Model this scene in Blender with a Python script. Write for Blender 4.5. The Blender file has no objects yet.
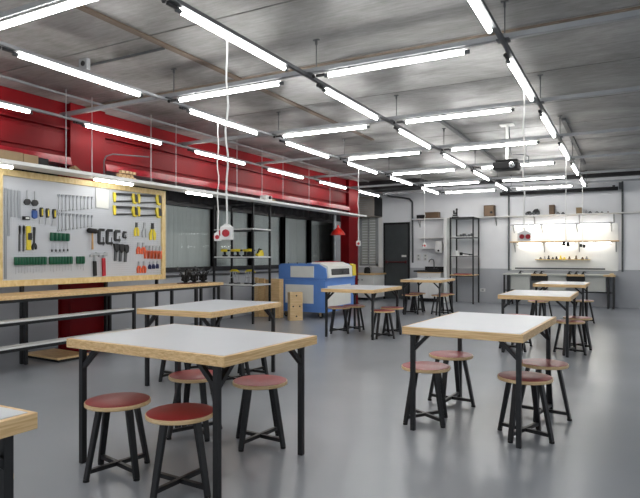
import bpy, bmesh, math, random
from mathutils import Vector, Matrix
random.seed(7)
SC = bpy.context.scene
COL = SC.collection
R = math.radians

# ------------------------------------------------------------------ camera, world, exposure
CAM_H = 1.30
YAW = R(28.3)
FPX = 571.0
cd = bpy.data.cameras.new('camera'); cam = bpy.data.objects.new('camera', cd); COL.objects.link(cam)
cam.location = (0, 0, CAM_H); cam.rotation_euler = (R(90), 0, YAW)
cd.sensor_fit = 'HORIZONTAL'; cd.sensor_width = 36; cd.lens = 36 * FPX / 640
cd.shift_y = 7 / 640; cd.clip_start = 0.05
SC.camera = cam
w = bpy.data.worlds.new('world'); SC.world = w; w.use_nodes = True
w.node_tree.nodes['Background'].inputs[0].default_value = (0.86, 0.93, 1.0, 1)
w.node_tree.nodes['Background'].inputs[1].default_value = 1.3
SC.view_settings.view_transform = 'Standard'; SC.view_settings.look = 'None'
SC.view_settings.gamma = 1; SC.view_settings.exposure = 0.0
SC.view_settings.use_curve_mapping = False
TUBE = 33.0      # radiance of the ceiling tubes

# ------------------------------------------------------------------ measuring helper: a photo point read on a real plane
_F = (-math.sin(YAW), math.cos(YAW)); _R = (math.cos(YAW), math.sin(YAW))
def P(u, v, X=None, Y=None, Z=None):
    a = (u - 320) / FPX; b = (256 - v) / FPX
    r = (_F[0] + a * _R[0], _F[1] + a * _R[1], b)
    t = X / r[0] if X is not None else Y / r[1] if Y is not None else (Z - CAM_H) / r[2]
    return Vector((r[0] * t, r[1] * t, CAM_H + r[2] * t))

# ------------------------------------------------------------------ materials
def new_mat(name):
    m = bpy.data.materials.new(name); m.use_nodes = True
    return m, m.node_tree.nodes, m.node_tree.links, m.node_tree.nodes['Principled BSDF']
def s2l(c):
    return tuple(((x / 255) / 12.92 if x / 255 <= .04045 else ((x / 255 + .055) / 1.055) ** 2.4) for x in c) + (1,)
def mat(name, rgb, rough=.5, metal=0, var=.08, scale=6, stretch=(1, 1, 1), bump=0, spec=.5, rvar=0):
    m, N, L, B = new_mat(name)
    c = s2l(rgb)
    tc = N.new('ShaderNodeTexCoord'); mp = N.new('ShaderNodeMapping'); mp.inputs['Scale'].default_value = stretch
    nz = N.new('ShaderNodeTexNoise'); nz.inputs['Scale'].default_value = scale; nz.inputs['Detail'].default_value = 5
    L.new(tc.outputs['Object'], mp.inputs[0]); L.new(mp.outputs[0], nz.inputs['Vector'])
    cr = N.new('ShaderNodeValToRGB')
    cr.color_ramp.elements[0].position = .3; cr.color_ramp.elements[1].position = .7
    cr.color_ramp.elements[0].color = tuple(x * (1 - var) for x in c[:3]) + (1,)
    cr.color_ramp.elements[1].color = tuple(min(1, x * (1 + var)) for x in c[:3]) + (1,)
    L.new(nz.outputs[0], cr.inputs[0]); L.new(cr.outputs[0], B.inputs['Base Color'])
    B.inputs['Roughness'].default_value = rough; B.inputs['Metallic'].default_value = metal
    B.inputs['Specular IOR Level'].default_value = spec
    if rvar:
        mr = N.new('ShaderNodeMapRange'); mr.inputs[3].default_value = rough - rvar; mr.inputs[4].default_value = rough + rvar
        mr.inputs[1].default_value = .3; mr.inputs[2].default_value = .7
        L.new(nz.outputs[0], mr.inputs[0]); L.new(mr.outputs[0], B.inputs['Roughness'])
    if bump:
        bp = N.new('ShaderNodeBump'); bp.inputs['Strength'].default_value = bump; bp.inputs['Distance'].default_value = .01
        L.new(nz.outputs[0], bp.inputs['Height']); L.new(bp.outputs[0], B.inputs['Normal'])
    return m
def emis(name, rgb, strength):
    m, N, L, B = new_mat(name)
    nz = N.new('ShaderNodeTexNoise'); nz.inputs['Scale'].default_value = 2
    B.inputs['Base Color'].default_value = (.9, .9, .9, 1)
    B.inputs['Emission Color'].default_value = rgb + (1,); B.inputs['Emission Strength'].default_value = strength
    return m
def plywood(name, light, dark, edge=True):
    """pale face grain plus the stacked dark glue lines that show on a sawn edge"""
    m, N, L, B = new_mat(name)
    tc = N.new('ShaderNodeTexCoord'); mp = N.new('ShaderNodeMapping'); mp.inputs['Scale'].default_value = (2.5, 14, 60 if edge else 6)
    nz = N.new('ShaderNodeTexNoise'); nz.inputs['Scale'].default_value = 2.2; nz.inputs['Detail'].default_value = 6; nz.inputs['Distortion'].default_value = .6
    L.new(tc.outputs['Object'], mp.inputs[0]); L.new(mp.outputs[0], nz.inputs['Vector'])
    cr = N.new('ShaderNodeValToRGB'); cr.color_ramp.elements[0].position = .36; cr.color_ramp.elements[1].position = .62
    cr.color_ramp.elements[0].color = s2l(dark); cr.color_ramp.elements[1].color = s2l(light)
    L.new(nz.outputs[0], cr.inputs[0]); L.new(cr.outputs[0], B.inputs['Base Color'])
    B.inputs['Roughness'].default_value = .45
    return m
M = {}
M['ply'] = plywood('plywood', (238, 204, 152), (212, 172, 118))
M['ply_pale'] = plywood('pale_plywood', (222, 194, 150), (200, 166, 118))
M['ply_yellow'] = plywood('pine_frame', (228, 204, 150), (212, 182, 122), False)
M['card'] = mat('cardboard', (150, 128, 98), .8, var=.12)
M['darkwood'] = mat('dark_board', (96, 74, 52), .6, var=.2)
M['laminate'] = mat('white_laminate', (204, 208, 213), .32, var=.02, scale=3)
M['red_lam'] = mat('red_laminate', (150, 36, 40), .38, var=.12, scale=9)
M['black'] = mat('black_powder_coat', (20, 20, 22), .45, var=.1)
M['blackmat'] = mat('matt_black', (20, 20, 21), .7, var=.1)
M['white'] = mat('white_paint', (225, 225, 222), .45, var=.02)
M['wallw'] = mat('light_wall_paint', (232, 233, 235), .75, var=.03, scale=2, bump=.05)
M['wallg'] = mat('grey_wall_paint', (176, 178, 182), .6, var=.04, scale=2, bump=.05)
M['red'] = mat('red_gloss_steel', (106, 4, 12), .5, var=.12, scale=3, spec=.15)
M['red_lit'] = mat('red_flange_highlight', (138, 20, 32), .3, var=.3, scale=14)  # beam red painted lighter, the tube highlight on the lower flange
M['steel'] = mat('brushed_steel', (176, 178, 180), .35, metal=.45, var=.08)
M['ruler'] = mat('dull_ruler_steel', (148, 152, 156), .4, metal=.3, var=.08)
M['rail'] = mat('galvanised_rail', (150, 152, 154), .45, metal=.55, var=.08)
M['raild'] = mat('dull_rail', (86, 88, 90), .5, metal=.5, var=.1)
M['chrome'] = mat('chrome', (205, 208, 210), .12, metal=1, var=.02)
M['wood_h'] = mat('handle_wood', (190, 150, 100), .5)
M['yellow'] = mat('yellow_plastic', (228, 205, 50), .4, var=.04)
M['green'] = mat('green_plastic', (14, 84, 56), .35, var=.06)
M['orange'] = mat('orange_plastic', (218, 96, 58), .4, var=.05)
M['blue_p'] = mat('blue_plastic', (40, 80, 150), .4)
M['navy'] = mat('navy_plastic', (38, 40, 88), .4)
M['redp'] = mat('red_plastic', (176, 24, 40), .35)
M['redlamp'] = mat('red_lamp_enamel', (205, 40, 30), .3)
M['blue'] = mat('blue_machine_paint', (96, 140, 210), .38, var=.04)
M['panelw'] = mat('machine_white_panel', (232, 232, 226), .4, var=.03)
M['darkglass'] = mat('dark_glass', (22, 24, 28), .08, var=.05)
M['pegb'] = mat('pegboard_white', (196, 199, 204), .5, var=.02)
M['door'] = mat('dark_grey_door', (64, 68, 69), .35, var=.08)
M['grey'] = mat('grey_plastic', (150, 152, 152), .5)
M['beige'] = mat('beige_cover', (150, 142, 134), .6, var=.06)
M['blind'] = mat('grey_blind_fabric', (232, 233, 230), .8, var=.06, scale=3, stretch=(1, 6, .5))
M['board'] = mat('white_wall_board', (236, 237, 234), .5, var=.01)
M['paper'] = mat('paper', (226, 226, 220), .7, var=.03)
M['panelg'] = mat('pale_grey_panel', (186, 188, 182), .55, var=.03)
M['black_fab'] = mat('black_valance', (34, 33, 35), .85, var=.2, scale=20)
M['tube'] = emis('lit_tube', (1.0, .99, .97), TUBE)
M['tube_s'] = emis('lit_shelf_tube', (1.0, .99, .96), 19.0)

# floor: grey polished epoxy
m, N, L, B = new_mat('grey_epoxy_floor'); M['floor'] = m
tc = N.new('ShaderNodeTexCoord')
n1 = N.new('ShaderNodeTexNoise'); n1.inputs['Scale'].default_value = .7; n1.inputs['Detail'].default_value = 6
n2 = N.new('ShaderNodeTexNoise'); n2.inputs['Scale'].default_value = 90; n2.inputs['Detail'].default_value = 2
L.new(tc.outputs['Object'], n1.inputs['Vector']); L.new(tc.outputs['Object'], n2.inputs['Vector'])
cr = N.new('ShaderNodeValToRGB'); cr.color_ramp.elements[0].position = .1; cr.color_ramp.elements[1].position = .9; cr.color_ramp.interpolation = 'EASE'
cr.color_ramp.elements[0].color = s2l((146, 150, 156)); cr.color_ramp.elements[1].color = s2l((158, 162, 168))
L.new(n1.outputs[0], cr.inputs[0]); L.new(cr.outputs[0], B.inputs['Base Color'])
B.inputs['Roughness'].default_value = .26
bp = N.new('ShaderNodeBump'); bp.inputs['Strength'].default_value = .03; bp.inputs['Distance'].default_value = .004
L.new(n2.outputs[0], bp.inputs['Height']); L.new(bp.outputs[0], B.inputs['Normal'])
# ceiling: weathered grey slabs, slightly shiny
m, N, L, B = new_mat('grey_ceiling_slab'); M['ceil'] = m
tc = N.new('ShaderNodeTexCoord'); mp = N.new('ShaderNodeMapping'); mp.inputs['Scale'].default_value = (.7, 1, 1)
n1 = N.new('ShaderNodeTexNoise'); n1.inputs['Scale'].default_value = 1.1; n1.inputs['Detail'].default_value = 7; n1.inputs['Roughness'].default_value = .62; n1.inputs['Distortion'].default_value = .4
mp2 = N.new('ShaderNodeMapping'); mp2.inputs['Scale'].default_value = (1.2, 9, 1); mp2.inputs['Rotation'].default_value = (0, 0, .25)
n2 = N.new('ShaderNodeTexNoise'); n2.inputs['Scale'].default_value = 3.0; n2.inputs['Detail'].default_value = 8; n2.inputs['Roughness'].default_value = .7
L.new(tc.outputs['Object'], mp.inputs[0]); L.new(mp.outputs[0], n1.inputs['Vector'])
L.new(tc.outputs['Object'], mp2.inputs[0]); L.new(mp2.outputs[0], n2.inputs['Vector'])
mx = N.new('ShaderNodeMix'); mx.data_type = 'FLOAT'; mx.inputs[0].default_value = .4
L.new(n1.outputs[0], mx.inputs[2]); L.new(n2.outputs[0], mx.inputs[3])
cr = N.new('ShaderNodeValToRGB'); cr.color_ramp.elements[0].position = .34; cr.color_ramp.elements[1].position = .66
cr.color_ramp.elements[0].color = s2l((88, 86, 83)); cr.color_ramp.elements[1].color = s2l((152, 151, 149))
L.new(mx.outputs[0], cr.inputs[0]); L.new(cr.outputs[0], B.inputs['Base Color'])
mr = N.new('ShaderNodeMapRange'); mr.inputs[1].default_value = .35; mr.inputs[2].default_value = .65; mr.inputs[3].default_value = .55; mr.inputs[4].default_value = .34
L.new(n1.outputs[0], mr.inputs[0]); L.new(mr.outputs[0], B.inputs['Roughness'])
bp = N.new('ShaderNodeBump'); bp.inputs['Strength'].default_value = .15; bp.inputs['Distance'].default_value = .02
L.new(mx.outputs[0], bp.inputs['Height']); L.new(bp.outputs[0], B.inputs['Normal'])
# window glass
m, N, L, B = new_mat('window_glass'); M['glass'] = m
out = N['Material Output']; tr = N.new('ShaderNodeBsdfTransparent'); tr.inputs[0].default_value = (.86, .88, .88, 1)
gl = N.new('ShaderNodeBsdfGlossy'); gl.inputs['Roughness'].default_value = .04
fr = N.new('ShaderNodeLayerWeight'); fr.inputs[0].default_value = .12
ms = N.new('ShaderNodeMixShader'); L.new(fr.outputs['Fresnel'], ms.inputs[0]); L.new(tr.outputs[0], ms.inputs[1]); L.new(gl.outputs[0], ms.inputs[2]); L.new(ms.outputs[0], out.inputs[0])
# pegboard with holes
m = M['pegb']; N = m.node_tree.nodes; L = m.node_tree.links; B = N['Principled BSDF']
tc = N.new('ShaderNodeTexCoord'); vo = N.new('ShaderNodeVectorMath'); vo.operation = 'SCALE'; vo.inputs[3].default_value = 1 / .03
fr = N.new('ShaderNodeVectorMath'); fr.operation = 'FRACTION'
sb = N.new('ShaderNodeVectorMath'); sb.operation = 'SUBTRACT'; sb.inputs[1].default_value = (.5, .5, .5)
mu = N.new('ShaderNodeVectorMath'); mu.operation = 'MULTIPLY'; mu.inputs[1].default_value = (0, 1, 1)
ln = N.new('ShaderNodeVectorMath'); ln.operation = 'LENGTH'; lt = N.new('ShaderNodeMath'); lt.operation = 'LESS_THAN'; lt.inputs[1].default_value = .13
L.new(tc.outputs['Object'], vo.inputs[0]); L.new(vo.outputs[0], fr.inputs[0]); L.new(fr.outputs[0], sb.inputs[0]); L.new(sb.outputs[0], mu.inputs[0]); L.new(mu.outputs[0], ln.inputs[0]); L.new(ln.outputs['Value'], lt.inputs[0])
mxc = N.new('ShaderNodeMix'); mxc.data_type = 'RGBA'; L.new(lt.outputs[0], mxc.inputs[0])
src = B.inputs['Base Color'].links[0].from_socket; L.new(src, mxc.inputs[6]); mxc.inputs[7].default_value = (.12, .12, .12, 1); L.new(mxc.outputs[2], B.inputs['Base Color'])

# ------------------------------------------------------------------ mesh builder
class MB:
    def __init__(s): s.b = bmesh.new()
    def box(s, x0, x1, y0, y1, z0, z1, bev=0):
        t = bmesh.new(); bmesh.ops.create_cube(t, size=1)
        for v in t.verts:
            v.co = Vector(((x0 + x1) / 2 + v.co.x * abs(x1 - x0), (y0 + y1) / 2 + v.co.y * abs(y1 - y0), (z0 + z1) / 2 + v.co.z * abs(z1 - z0)))
        if bev: bmesh.ops.bevel(t, geom=t.edges[:], offset=bev, segments=2, affect='EDGES', profile=.5)
        return s._merge(t)
    def _merge(s, t):
        me = bpy.data.meshes.new('_t'); t.to_mesh(me); t.free(); s.b.from_mesh(me); bpy.data.meshes.remove(me); return s
    def bar(s, a, b, w, h=None, taper=1, up=None, bev=0):
        """rectangular bar from a to b"""
        a = Vector(a); b = Vector(b); h = h or w; d = (b - a).normalized()
        up = Vector(up) if up else (Vector((0, 0, 1)) if abs(d.z) < .95 else Vector((0, 1, 0)))
        sx = d.cross(up).normalized(); sy = sx.cross(d).normalized()
        t = bmesh.new(); r = []
        for p, k in ((a, 1), (b, taper)):
            r.append([t.verts.new(p + sx * (i * w / 2 * k) + sy * (j * h / 2 * k)) for i, j in ((-1, -1), (1, -1), (1, 1), (-1, 1))])
        t.faces.new(r[0][::-1]); t.faces.new(r[1])
        for i in range(4): t.faces.new([r[0][i], r[0][(i + 1) % 4], r[1][(i + 1) % 4], r[1][i]])
        bmesh.ops.recalc_face_normals(t, faces=t.faces[:])
        if bev: bmesh.ops.bevel(t, geom=t.edges[:], offset=bev, segments=1, affect='EDGES')
        return s._merge(t)
    def tube(s, pts, r, n=10, cap=True):
        pts = [Vector(p) for p in pts]; rr = r if isinstance(r, (list, tuple)) else [r] * len(pts)
        t = bmesh.new(); rings = []; prev = None
        for i, p in enumerate(pts):
            d = ((pts[min(i + 1, len(pts) - 1)] - p).normalized() + (p - pts[max(i - 1, 0)]).normalized())
            d = d.normalized() if d.length > 1e-6 else Vector((0, 0, 1))
            if prev is None: u = d.orthogonal().normalized()
            else: u = (prev - d * prev.dot(d)).normalized()
            prev = u; v = d.cross(u)
            rings.append([t.verts.new(p + (u * math.cos(k * 2 * math.pi / n) + v * math.sin(k * 2 * math.pi / n)) * rr[i]) for k in range(n)])
        for a, b in zip(rings, rings[1:]):
            for k in range(n): t.faces.new([a[k], a[(k + 1) % n], b[(k + 1) % n], b[k]])
        if cap: t.faces.new(rings[0][::-1]); t.faces.new(rings[-1])
        bmesh.ops.recalc_face_normals(t, faces=t.faces[:])
        return s._merge(t)
    def lathe(s, prof, c=(0, 0, 0), n=32, axis='Z'):
        """prof: (radius, height) pairs"""
        t = bmesh.new(); rings = []
        for r, z in prof:
            if r < 1e-6: rings.append([t.verts.new((0, 0, z))])
            else: rings.append([t.verts.new((r * math.cos(k * 2 * math.pi / n), r * math.sin(k * 2 * math.pi / n), z)) for k in range(n)])
        for a, b in zip(rings, rings[1:]):
            for k in range(n):
                k2 = (k + 1) % n
                if len(a) == 1 and len(b) > 1: t.faces.new([a[0], b[k2], b[k]])
                elif len(b) == 1 and len(a) > 1: t.faces.new([a[k], a[k2], b[0]])
                elif len(a) > 1: t.faces.new([a[k], a[k2], b[k2], b[k]])
        bmesh.ops.recalc_face_normals(t, faces=t.faces[:])
        mt = {'Z': Matrix(), 'X': Matrix.Rotation(R(90), 4, 'Y'), 'Y': Matrix.Rotation(R(-90), 4, 'X')}[axis]
        t.transform(Matrix.Translation(Vector(c)) @ mt)
        return s._merge(t)
    def prism(s, pts, d, bev=0):
        """closed outline (3-D points in a plane) pushed along d"""
        t = bmesh.new(); a = [t.verts.new(Vector(p)) for p in pts]; b = [t.verts.new(Vector(p) + Vector(d)) for p in pts]; n = len(a)
        t.faces.new(a[::-1]); t.faces.new(b)
        for i in range(n): t.faces.new([a[i], a[(i + 1) % n], b[(i + 1) % n], b[i]])
        bmesh.ops.recalc_face_normals(t, faces=t.faces[:])
        if bev: bmesh.ops.bevel(t, geom=t.edges[:], offset=bev, segments=1, affect='EDGES')
        return s._merge(t)
    def ball(s, c, r, sc=(1, 1, 1)):
        t = bmesh.new(); bmesh.ops.create_uvsphere(t, u_segments=14, v_segments=8, radius=r)
        for v in t.verts: v.co = Vector((v.co.x * sc[0], v.co.y * sc[1], v.co.z * sc[2])) + Vector(c)
        return s._merge(t)
    def build(s, name, material, parent=None, smooth=False, local=False):
        """world coordinates in; made relative to the parent's origin (local=True: already relative)"""
        off = Vector((0, 0, 0)); p = parent
        while p is not None and not local: off += p.location; p = p.parent
        if off.length: bmesh.ops.translate(s.b, verts=s.b.verts[:], vec=-off)
        me = bpy.data.meshes.new(name); s.b.to_mesh(me); s.b.free()
        if smooth:
            for f in me.polygons: f.use_smooth = len(f.vertices) <= 4
            try: me.set_sharp_from_angle(angle=R(40))
            except Exception: pass
        me.materials.append(M[material] if isinstance(material, str) else material)
        o = bpy.data.objects.new(name, me); COL.objects.link(o)
        if parent is not None: o.parent = parent
        return o
def tag(o, label=None, cat=None, group=None, kind=None):
    if label: o['label'] = label
    if cat: o['category'] = cat
    if group: o['group'] = group
    if kind: o['kind'] = kind
    return o
def thing(name, label, cat, loc=(0, 0, 0), rz=0, group=None):
    o = bpy.data.objects.new(name, None); COL.objects.link(o); o.location = loc; o.rotation_euler = (0, 0, rz)
    o.empty_display_size = .1
    return tag(o, label, cat, group)
def struct(o): o['kind'] = 'structure'; return o
def dup(root, loc, rz=0, label=None, group=None):
    r = root.copy(); COL.objects.link(r); r.location = loc; r.rotation_euler = (0, 0, rz)
    if label: r['label'] = label
    if group: r['group'] = group
    for ch in list(root.children):
        c = ch.copy(); COL.objects.link(c); c.parent = r
        for g in list(ch.children):
            d = g.copy(); COL.objects.link(d); d.parent = c
    return r
def solo(mb, name, material, label, cat, group=None, smooth=False):
    """a thing that is one mesh, its origin at its base centre"""
    vs = [v.co for v in mb.b.verts]
    c = Vector(((min(v.x for v in vs) + max(v.x for v in vs)) / 2, (min(v.y for v in vs) + max(v.y for v in vs)) / 2, min(v.z for v in vs)))
    bmesh.ops.translate(mb.b, verts=mb.b.verts[:], vec=-c)
    o = mb.build(name, material, None, smooth); o.location = c
    return tag(o, label, cat, group)
ORD = ['first', 'second', 'third', 'fourth', 'fifth', 'sixth', 'seventh', 'eighth', 'ninth', 'tenth', 'eleventh', 'twelfth', 'thirteenth', 'fourteenth', 'fifteenth', 'sixteenth', 'seventeenth', 'eighteenth', 'nineteenth', 'twentieth', 'twenty-first', 'twenty-second', 'twenty-third', 'twenty-fourth']

# ================================================================== THE SETTING
CZ = 3.33; FY = 16.3; LX = -7.4; RX = 3.6; BY = -3.0
struct(MB().box(LX - .2, RX + .2, BY, FY + .2, -.1, 0).build('floor', 'floor'))
mb = MB(); y = BY
seams = [-.3, 1.1, 2.5, 3.9, 5.3, 6.7, 8.1, 9.5, 10.9, 12.3, 13.7, 15.1, FY + .2]
y = BY
for s_ in seams:
    mb.box(LX - .2, RX + .2, y, s_ - .018, CZ, CZ + .12, .004); y = s_
ceiling = struct(mb.build('ceiling', 'ceil'))
struct(MB().box(LX - .2, RX + .2, BY, FY + .2, CZ + .03, CZ + .18).build('trim_1', 'darkwood'))      # dirt-dark joints behind the slabs
# dark infill strip along one joint
struct(MB().box(LX, RX, 5.31, 5.40, CZ - .012, CZ + .01).build('trim_2', mat('dirty_joint', (112, 98, 84), .8, var=.3)))
# far wall
wb = struct(MB().box(LX - .2, RX + .2, FY, FY + .2, .95, CZ).build('wall_back', 'wallw'))
struct(MB().box(LX - .2, RX + .2, FY - .004, FY + .2, 0, .95).build('wall_back_lower', 'wallg'))
# left wall: grey below the windows, dark above
struct(MB().box(LX - .2, LX, BY, FY, 0, 1.0).build('wall_left', 'wallg'))
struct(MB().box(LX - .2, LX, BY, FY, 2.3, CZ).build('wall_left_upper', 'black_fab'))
struct(MB().box(LX - .2, LX - .12, BY, FY, 1.0, 2.3).build('wall_left_backing', 'wallg'))
struct(MB().box(LX - .1, LX, BY, 7.55, 1.0, 2.3).build('wall_left_infill', 'wallg'))
struct(MB().box(LX - .1, LX, 14.6, FY, 1.0, 2.3).build('wall_left_infill', 'wallg'))
# right wall with a long daylight opening (out of frame)
mb = MB()
mb.box(RX, RX + .2, BY, FY, 0, .9); mb.box(RX, RX + .2, BY, FY, 2.7, CZ)
for yy in (BY, 1.2, 5.2, 9.2, 13.2): mb.box(RX, RX + .2, yy, yy + .4, .9, 2.7)
mb.box(RX, RX + .2, FY - .4, FY, .9, 2.7)
struct(mb.build('wall_right', 'wallw'))
struct(MB().box(RX - .02, RX, BY, FY, 0, .1).build('baseboard_right', 'grey'))

# windows on the left wall: black frames, glass, vertical blinds
mull = [7.68, 9.17, 10.49, 11.82, 13.13, 14.53]
for i in range(5):
    y0, y1 = mull[i], mull[i + 1]
    root = bpy.data.objects.new('window_%d' % (i + 1), None); COL.objects.link(root); root.location = (LX, y0, 1.0); root['kind'] = 'structure'
    fr_ = MB(); t = .055
    fr_.box(LX - .03, LX + .05, y0 - t, y0 + t, 1.0, 2.32, .004); fr_.box(LX - .03, LX + .05, y1 - t, y1 + t, 1.0, 2.32, .004)
    fr_.box(LX - .03, LX + .06, y0, y1, 1.0, 1.09, .004); fr_.box(LX - .03, LX + .05, y0, y1, 2.24, 2.32, .004)
    fr_.build('frame', 'black', root)
    MB().box(LX - .008, LX - .002, y0 + t, y1 - t, 1.09, 2.24).build('pane', 'glass', root)
    bl = MB(); n = int((y1 - y0 - .16) / .12) + 1
    for k in range(n):
        yc = y0 + .1 + k * .12
        bl.bar((LX - .055, yc, 1.06), (LX - .055, yc, 2.26), .124, .004, up=(1, .02, 0))
    bl.build('vertical_blind', 'blind', root)
# ruffled black valance above the windows
mb = MB(); pts = []
yy = 6.9
while yy < 14.7:
    pts.append((LX + .07 + .02 * math.sin(yy * 22) + .012 * math.sin(yy * 9.1), yy)); yy += .05
for (xa, ya), (xb, yb) in zip(pts, pts[1:]):
    zl = 2.31 + .02 * math.sin(ya * 13); zr = 2.31 + .02 * math.sin(yb * 13)
    mb.prism([(xa, ya, zl), (xb, yb, zr), (xb, yb, 2.62), (xa, ya, 2.62)], (.006, 0, 0))
solo(mb, 'valance', 'black_fab', 'ruffled black valance running along above the left windows', 'valance')
# conduit pair running under the windows
mb = MB()
mb.tube([(LX + .03, 6.3, .93), (LX + .03, 13.4, .93)], .022, 8)
mb.tube([(LX + .03, 6.3, .93), (LX + .03, 6.3, .55)], .022, 8)
solo(mb, 'wall_conduit', 'raild', 'grey pipe running along the left wall below the window frames', 'pipe', smooth=True)

# red steel: two columns and the deep beam between and before them
CX = -6.48
for k, y0 in enumerate((5.08, 13.65)):
    c = bpy.data.objects.new('steel_column', None); COL.objects.link(c); c.location = (CX - .12, y0 + .28, 0); c['kind'] = 'structure'
    mb = MB()
    mb.box(CX - .02, CX, y0, y0 + .57, 0, CZ, .002); mb.box(CX - .25, CX - .23, y0, y0 + .57, 0, CZ, .002)
    mb.box(CX - .235, CX - .015, y0 + .03, y0 + .06, 0, CZ); mb.box(CX - .235, CX - .015, y0 + .51, y0 + .54, 0, CZ)
    mb.build('shaft', 'red', c)
    MB().box(CX - .27, CX + .02, y0 - .03, y0 + .6, 0, .015).build('base_plate', 'red', c)
for (y0, y1) in ((BY, 5.08), (5.65, 13.65)):
    b = bpy.data.objects.new('steel_beam', None); COL.objects.link(b); b.location = (CX - .1, y0, 2.5); b['kind'] = 'structure'
    mb = MB(); X0 = CX
    mb.box(X0 - .12, X0 - .10, y0, y1, 2.53, 3.0)                      # web
    mb.box(X0 - .22, X0 - .01, y0, y1, 2.97, 3.0)                      # top flange
    mb.box(X0 - .14, X0 - .09, y0, y1, 3.0, CZ)                        # fascia above
    mb.box(X0 - .1, X0 - .075, y0 + .02, y1 - .02, 2.67, 2.93, .008)          # stiffening plate on the web
    mb.build('web', 'red', b)
    mb = MB(); mb.box(X0 - .22, X0 + .02, y0, y1, 2.5, 2.525, .002)
    mb.prism([(X0 + .02, y0, 2.5), (X0 + .035, y0, 2.5), (X0 + .005, y0, 2.60), (X0 - .01, y0, 2.60)], (0, y1 - y0, 0))
    mb.build('flange', 'red_lit', b)
# black bar for the dark band across the far end
struct(MB().box(LX, RX, 15.4, 15.55, 3.22, CZ).build('dark_bar', 'blackmat'))
struct(MB().box(LX, -4.75, 14.3, 15.0, 3.1, CZ).build('ceiling_shade_box', 'blackmat'))  # dark box put in as the shade on the far left ceiling
# brown timber strip fixed to the ceiling, dark conduit strips
solo(MB().box(-3.95, -3.87, 2.4, 9.2, CZ - .016, CZ - .001, .002), 'timber_strip', mat('old_timber', (98, 82, 68), .7, var=.2, stretch=(1, .2, 1)), 'long brown timber strip fixed under the grey ceiling', 'timber')
solo(MB().box(-2.47, -2.41, 8.3, 12.8, CZ - .035, CZ), 'cable_trunking', 'raild', 'dark cable trunking on the ceiling beside the projector mount', 'cable trunking')
solo(MB().box(-.86, -.8, 9.1, 13.7, CZ - .035, CZ), 'cable_trunking', 'raild', 'dark cable trunking on the ceiling right of the rightmost light rail', 'cable trunking')
solo(MB().tube([(-6.07, BY, 3.28), (-6.07, 14.0, 3.28)], .016, 8), 'ceiling_pipe', 'rail', 'thin galvanised pipe running under the ceiling beside the red beam', 'pipe', smooth=True)
for (x0, x1, yc, lb) in ((-5.02, -3.95, 4.15, 'thin conduit across the ceiling ending at a junction box'),):
    solo(MB().tube([(x0, yc, CZ - .02), (x1, yc, CZ - .02)], .014, 8), 'ceiling_conduit', 'raild', lb, 'conduit', smooth=True)
jp = P(85, 66, Z=3.26)
jb = thing('junction_box', 'square grey junction box with round hole on the ceiling', 'junction box', (jp.x, jp.y, CZ - .12))
MB().box(jp.x - .06, jp.x + .06, jp.y - .03, jp.y + .02, CZ - .115, CZ, .004).build('box', 'rail', jb)
MB().lathe([(0, 0), (.026, 0), (.026, -.01), (0, -.01)], (jp.x + .01, jp.y - .031, CZ - .055), 20, 'Y').build('knockout', 'blackmat', jb)

# ================================================================== LIGHT GRID
LXS = [-.90, -2.69, -4.46, -6.12]
YC = [.45, 2.57, 4.70, 6.81, 8.93, 11.04, 13.15, 14.9]
names = ['rightmost', 'second from right', 'second from left', 'leftmost']
for i, x in enumerate(LXS):
    t = thing('light_rail', '%s dark lengthwise rail of the ceiling light grid' % names[i], 'rail', (x, 6, 3.0), group='rails of the ceiling light grid')
    mb = MB(); mb.box(x + .012, x + .05, BY + .5, 15.4, 2.99, 3.02, .003)
    mb.build('channel', 'raild' if i in (0, 1) else 'rail', t)
    mb = MB()
    for yc in YC: MB().box(x - .02, x + .08, yc - .05, yc + .05, 3.012, 3.022, .002).build('coupling', 'raild', t)
for j, yc in enumerate(YC):
    t = thing('light_rail', '%s pale cross rail of the ceiling light grid, counted from the camera end' % ORD[j], 'rail', (-1.5, yc, 3.05), group='rails of the ceiling light grid')
    MB().box(LXS[3] - .05, RX, yc - .025, yc + .025, 3.022, 3.065, .003).build('channel', 'rail', t)
    for x in (LXS[0] + .04, LXS[1] + .12, LXS[2] + .13, 1.2, 2.9):
        mb = MB(); mb.tube([(x, yc, 3.065), (x, yc, CZ)], .005, 6); mb.box(x - .03, x + .03, yc - .012, yc + .012, CZ - .008, CZ); mb.box(x - .008, x + .008, yc - .008, yc + .008, CZ - .05, CZ)
        mb.build('hanger_rod', 'raild', t)
def tube_light(name, label, group, length=1.52, material='tube', z=0):
    """runs along local X; the lit tube at height 0"""
    t = thing(name, label, 'light', group=group)
    h = length / 2
    MB().tube([(-h + .04, 0, 0), (h - .04, 0, 0)], .0165, 14).build('lit_tube', material, t, True, True)
    mb = MB(); mb.box(-h, h, -.012, .012, .024, .032)
    mb.build('batten', 'white', t, False, True)
    for s_ in (-1, 1):
        m2 = MB(); m2.tube([(s_ * (h - .04), 0, 0), (s_ * h, 0, 0)], .018, 12)
        m2.build('end_cap', 'raild', t, True, True)
    m2 = MB(); m2.box(-h - .09, -h, -.012, .012, .0, .024, .003); m2.ball((-h - .12, 0, .012), .018)
    m2.build('connector', 'black', t, True, True)
    for s_ in (-1, 1): MB().bar((s_ * (h - .25), 0, .03), (s_ * (h - .25), 0, .05), .012).build('clip', 'raild', t, False, True)
    return t
protos = {}
def place_light(loc, rz, label, group, length=1.42):
    if length not in protos:
        p_ = protos[length] = tube_light('tube_light', label, group, length); p_.location = loc; p_.rotation_euler = (0, 0, rz); return p_
    return dup(protos[length], loc, rz, label, group)
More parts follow.
